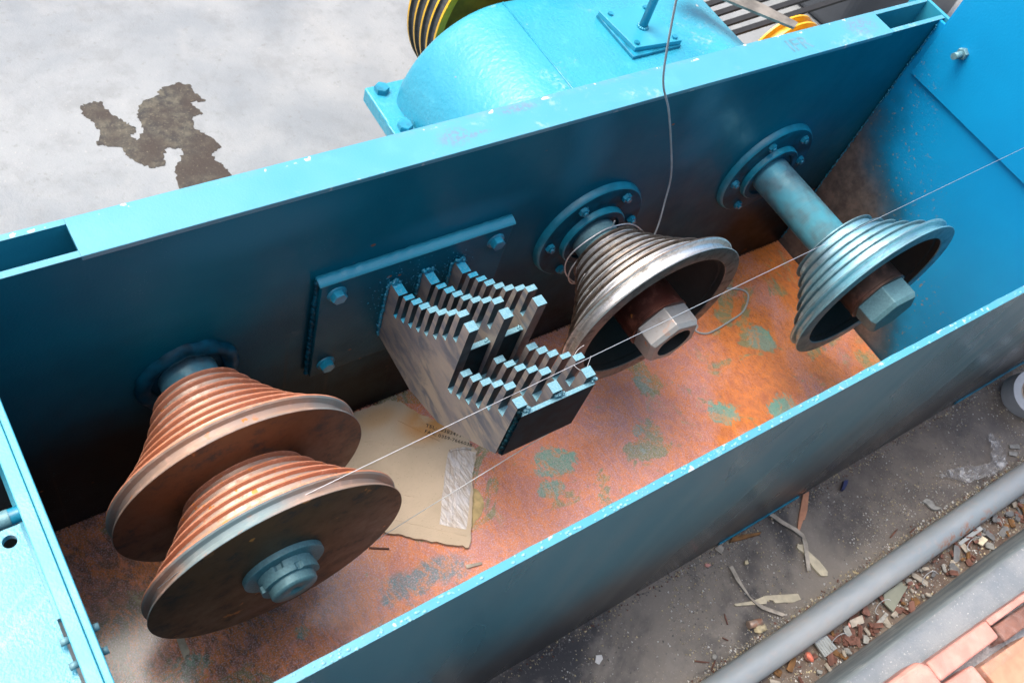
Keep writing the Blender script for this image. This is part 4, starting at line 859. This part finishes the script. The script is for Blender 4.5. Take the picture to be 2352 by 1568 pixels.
# tape roll
tr = thing('tape_roll', 'white roll of packing tape standing on edge at the right edge', 'tape roll')
def ringz(name, r0, r1, h, mt, par):
    mb = MB(); n = 64; pr = [(r1, 0), (r1, h), (r0, h), (r0, 0)]
    for i in range(4):
        a, b2 = pr[i], pr[(i+1) % 4]; vs = []
        for q in (a, b2): vs += [(q[0]*math.cos(2*math.pi*k/n), q[0]*math.sin(2*math.pi*k/n), q[1]) for k in range(n)]
        mb.add(vs, [(k, (k+1) % n, n+(k+1) % n, n+k) for k in range(n)], 0, i % 2 == 0)
    return mb.build(name, mt, par)
a_ = ringz('tape_band', .0335, .0530, .046, 'tape_roll', tr); b_ = ringz('cardboard_core', .0312, .0334, .0475, 'core', tr)
g_ = []
tr.location = (1.5420, -.5500, GZ+.012); tr.rotation_euler = (math.radians(14), math.radians(-16), 0)
# scattered chips (countable larger ones)
LITM = ['wood_red', 'wood_red', 'wood_grey', 'stone_dark', 'brick_red', 'stone', 'wood_brown', 'wood_red']
def in_poly(): pass
proto = {}
lab = {'wood_red': ('veneer_chip', 'red brown veneer chip in the litter between pipe and kerb', 'veneer chips in the litter'), 'wood_grey': ('grey_chip', 'grey wood chip in the litter between pipe and kerb', 'grey wood chips in the litter'), 'stone_dark': ('slate_chip', 'dark grey slate chip in the litter between pipe and kerb', 'slate chips in the litter'), 'brick_red': ('brick_chip', 'red brick chip in the litter between pipe and kerb', 'brick chips in the litter'), 'stone': ('pale_stone_chip', 'pale stone chip in the litter between pipe and kerb', 'pale stone chips in the litter'), 'wood_brown': ('brown_chip', 'dark brown bark chip in the litter between pipe and kerb', 'bark chips in the litter')}
for i in range(240):
    mt = rnd.choice(LITM); x = rnd.uniform(.45, 1.75); y = rnd.uniform(-.768, -.722)
    if mt == 'stone_dark' and x < .95 and rnd.random() < .7: mt = 'wood_red'
    if x > 1.15 and mt == 'wood_red' and rnd.random() < .6: mt = 'stone_dark'
    nm, lb, gp = lab[mt]
    zone = ('left of the ribbed tile' if x < .66 else 'between the ribbed tile and the grey green scrap' if x < .85 else 'between the grey green scrap and the pale lath' if x < 1.10 else 'beyond the pale lath')
    lb = lb.split(' in the')[0]+' in the litter '+zone; gp = gp+' '+zone
    if mt not in proto or rnd.random() < .0:
        pl = [(-.0085, -.0045), (.0075, -.0050), (.0090, -.0012), (.0070, .0048), (-.0050, .0052), (-.0088, .0020)]
        pl = [(a*rnd.uniform(.85, 1.15), b*rnd.uniform(.85, 1.15)) for a, b in pl]
        proto[mt] = MB().poly_z(pl, 0, .0028).build(nm, mt, **T(lb, 'chip', gp)); o = proto[mt]
    else:
        o = proto[mt].copy(); COL.objects.link(o); o['label'] = lb; o['group'] = gp
    o.location = (x, y, GZ+.002+rnd.uniform(0, .008)); o.rotation_euler = (rnd.uniform(-.4, .4), rnd.uniform(-.4, .4), rnd.uniform(0, 6.3)); s_ = rnd.uniform(.35, 1.3); o.scale = (s_*rnd.uniform(.7, 1.8), s_, 1)
# long thin sticks
for i, (x, y, a, L) in enumerate(((.545, -.603, 1.2, .02), (.600, -.640, 2.0, .02), (.455, -.640, -.6, .028), (.470, -.655, .5, .022), (.985, -.640, .2, .03), (.52, -.63, 2.2, .012), (1.03, -.655, .1, .022))):
    d = Vector((math.cos(a), math.sin(a), 0))*L/2; c_ = Vector((x, y, GZ+.003))
    MB().tube([tuple(c_-d), tuple(c_+d*.2), tuple(c_+d)], [.0014, .0016, .0008], 6).build('red_stick', 'wood_red', **T('thin reddish brown stick on the ground near the long pipe', 'stick', 'reddish sticks near the long pipe'))
# wire curls in the litter
for i, (x, y) in enumerate(((.715, -.742), (.845, -.738), (.98, -.745), (1.13, -.742))):
    P = [(x+.02*math.cos(q*.6)*(1+q*.1), y+.010*math.sin(q*.6), GZ+.012+.001*q) for q in range(7)]
    MB().tube(arc(P), .0008, 6).build('wire_curl', 'wire_dull', **T('thin grey wire curl in the litter between pipe and kerb', 'wire', 'wire curls in the litter'))
# gravel and grit: nobody could count it
def grit(name, N, mats, f):
    mb = MB(); tet = [(1, 0, -.5), (-.5, .87, -.5), (-.5, -.87, -.5), (0, 0, .9)]
    for _ in range(N):
        x, y, r = f(); a = rnd.random()*6.3; ca, sa_ = math.cos(a), math.sin(a)
        mb.add([(x+r*(vx*ca-vy*sa_)*rnd.uniform(.7, 1.3), y+r*(vx*sa_+vy*ca)*rnd.uniform(.7, 1.3), GZ+.001+r*.5*(vz+.5)) for vx, vy, vz in tet], [(0, 2, 1), (0, 1, 3), (1, 2, 3), (2, 0, 3)], rnd.randrange(len(mats)))
    mb.build(name, mats, kind='stuff', fixn=False, label='fine grit and sand scattered on the dirty ground', category='grit')
def f1():
    while True:
        x = rnd.uniform(.0, 1.75); y = rnd.uniform(-.665, -.486)
        if noise.noise(Vector((x*9, y*9, 4)))+.35 > rnd.random()*.9: return x, y, rnd.choice((.0005, .0007, .0009, .0013, .0022))
grit('grit', 7000, ['stone', 'cream', 'stone_dark', 'white', 'wood_grey', 'coral'][:5], f1)
def f2(): return rnd.uniform(.35, 1.75), (rnd.gauss(-.662, .006) if rnd.random() < .5 else rnd.uniform(-.772, -.716)), rnd.choice((.0008, .0012, .002, .003))
grit('grit', 5000, ['stone', 'cream', 'stone_dark', 'wood_red', 'wood_grey', 'white'], f2)
def f4(): return rnd.uniform(.1, 1.7), rnd.gauss(-.4925, .006), rnd.choice((.0006, .001, .0016, .0022))
grit('grit', 1500, ['stone', 'cream', 'stone_dark', 'wood_red'], f4)

# ------------------------------------------------------------------ workshop wall behind the photographer
sh = thing('workshop_wall', 'grey rendered workshop wall with tall windows behind the photographer', 'building')
MB().box(-9, 12, -5.2, -5.0, GZ+.002, 4.5).build('wall', 'shed', sh)
MB().box(-9, 12, -5.4, -4.2, 4.5, 4.6).build('roof_eave', 'shed', sh)
for i in range(9):
    x = -3.6+i*1.3
    wi = MB().box(x, x+.06, -4.998, -4.96, 1.2, 3.2).box(x+.94, x+1, -4.998, -4.96, 1.2, 3.2).box(x+.06, x+.94, -4.998, -4.96, 1.2, 1.26).box(x+.06, x+.94, -4.998, -4.96, 3.14, 3.2).box(x+.48, x+.52, -4.998, -4.962, 1.26, 3.14).build('window', 'stone_dark', sh)
    MB().box(x+.06, x+.94, -4.996, -4.985, 1.26, 3.14).build('pane', 'shed_glass', wi)
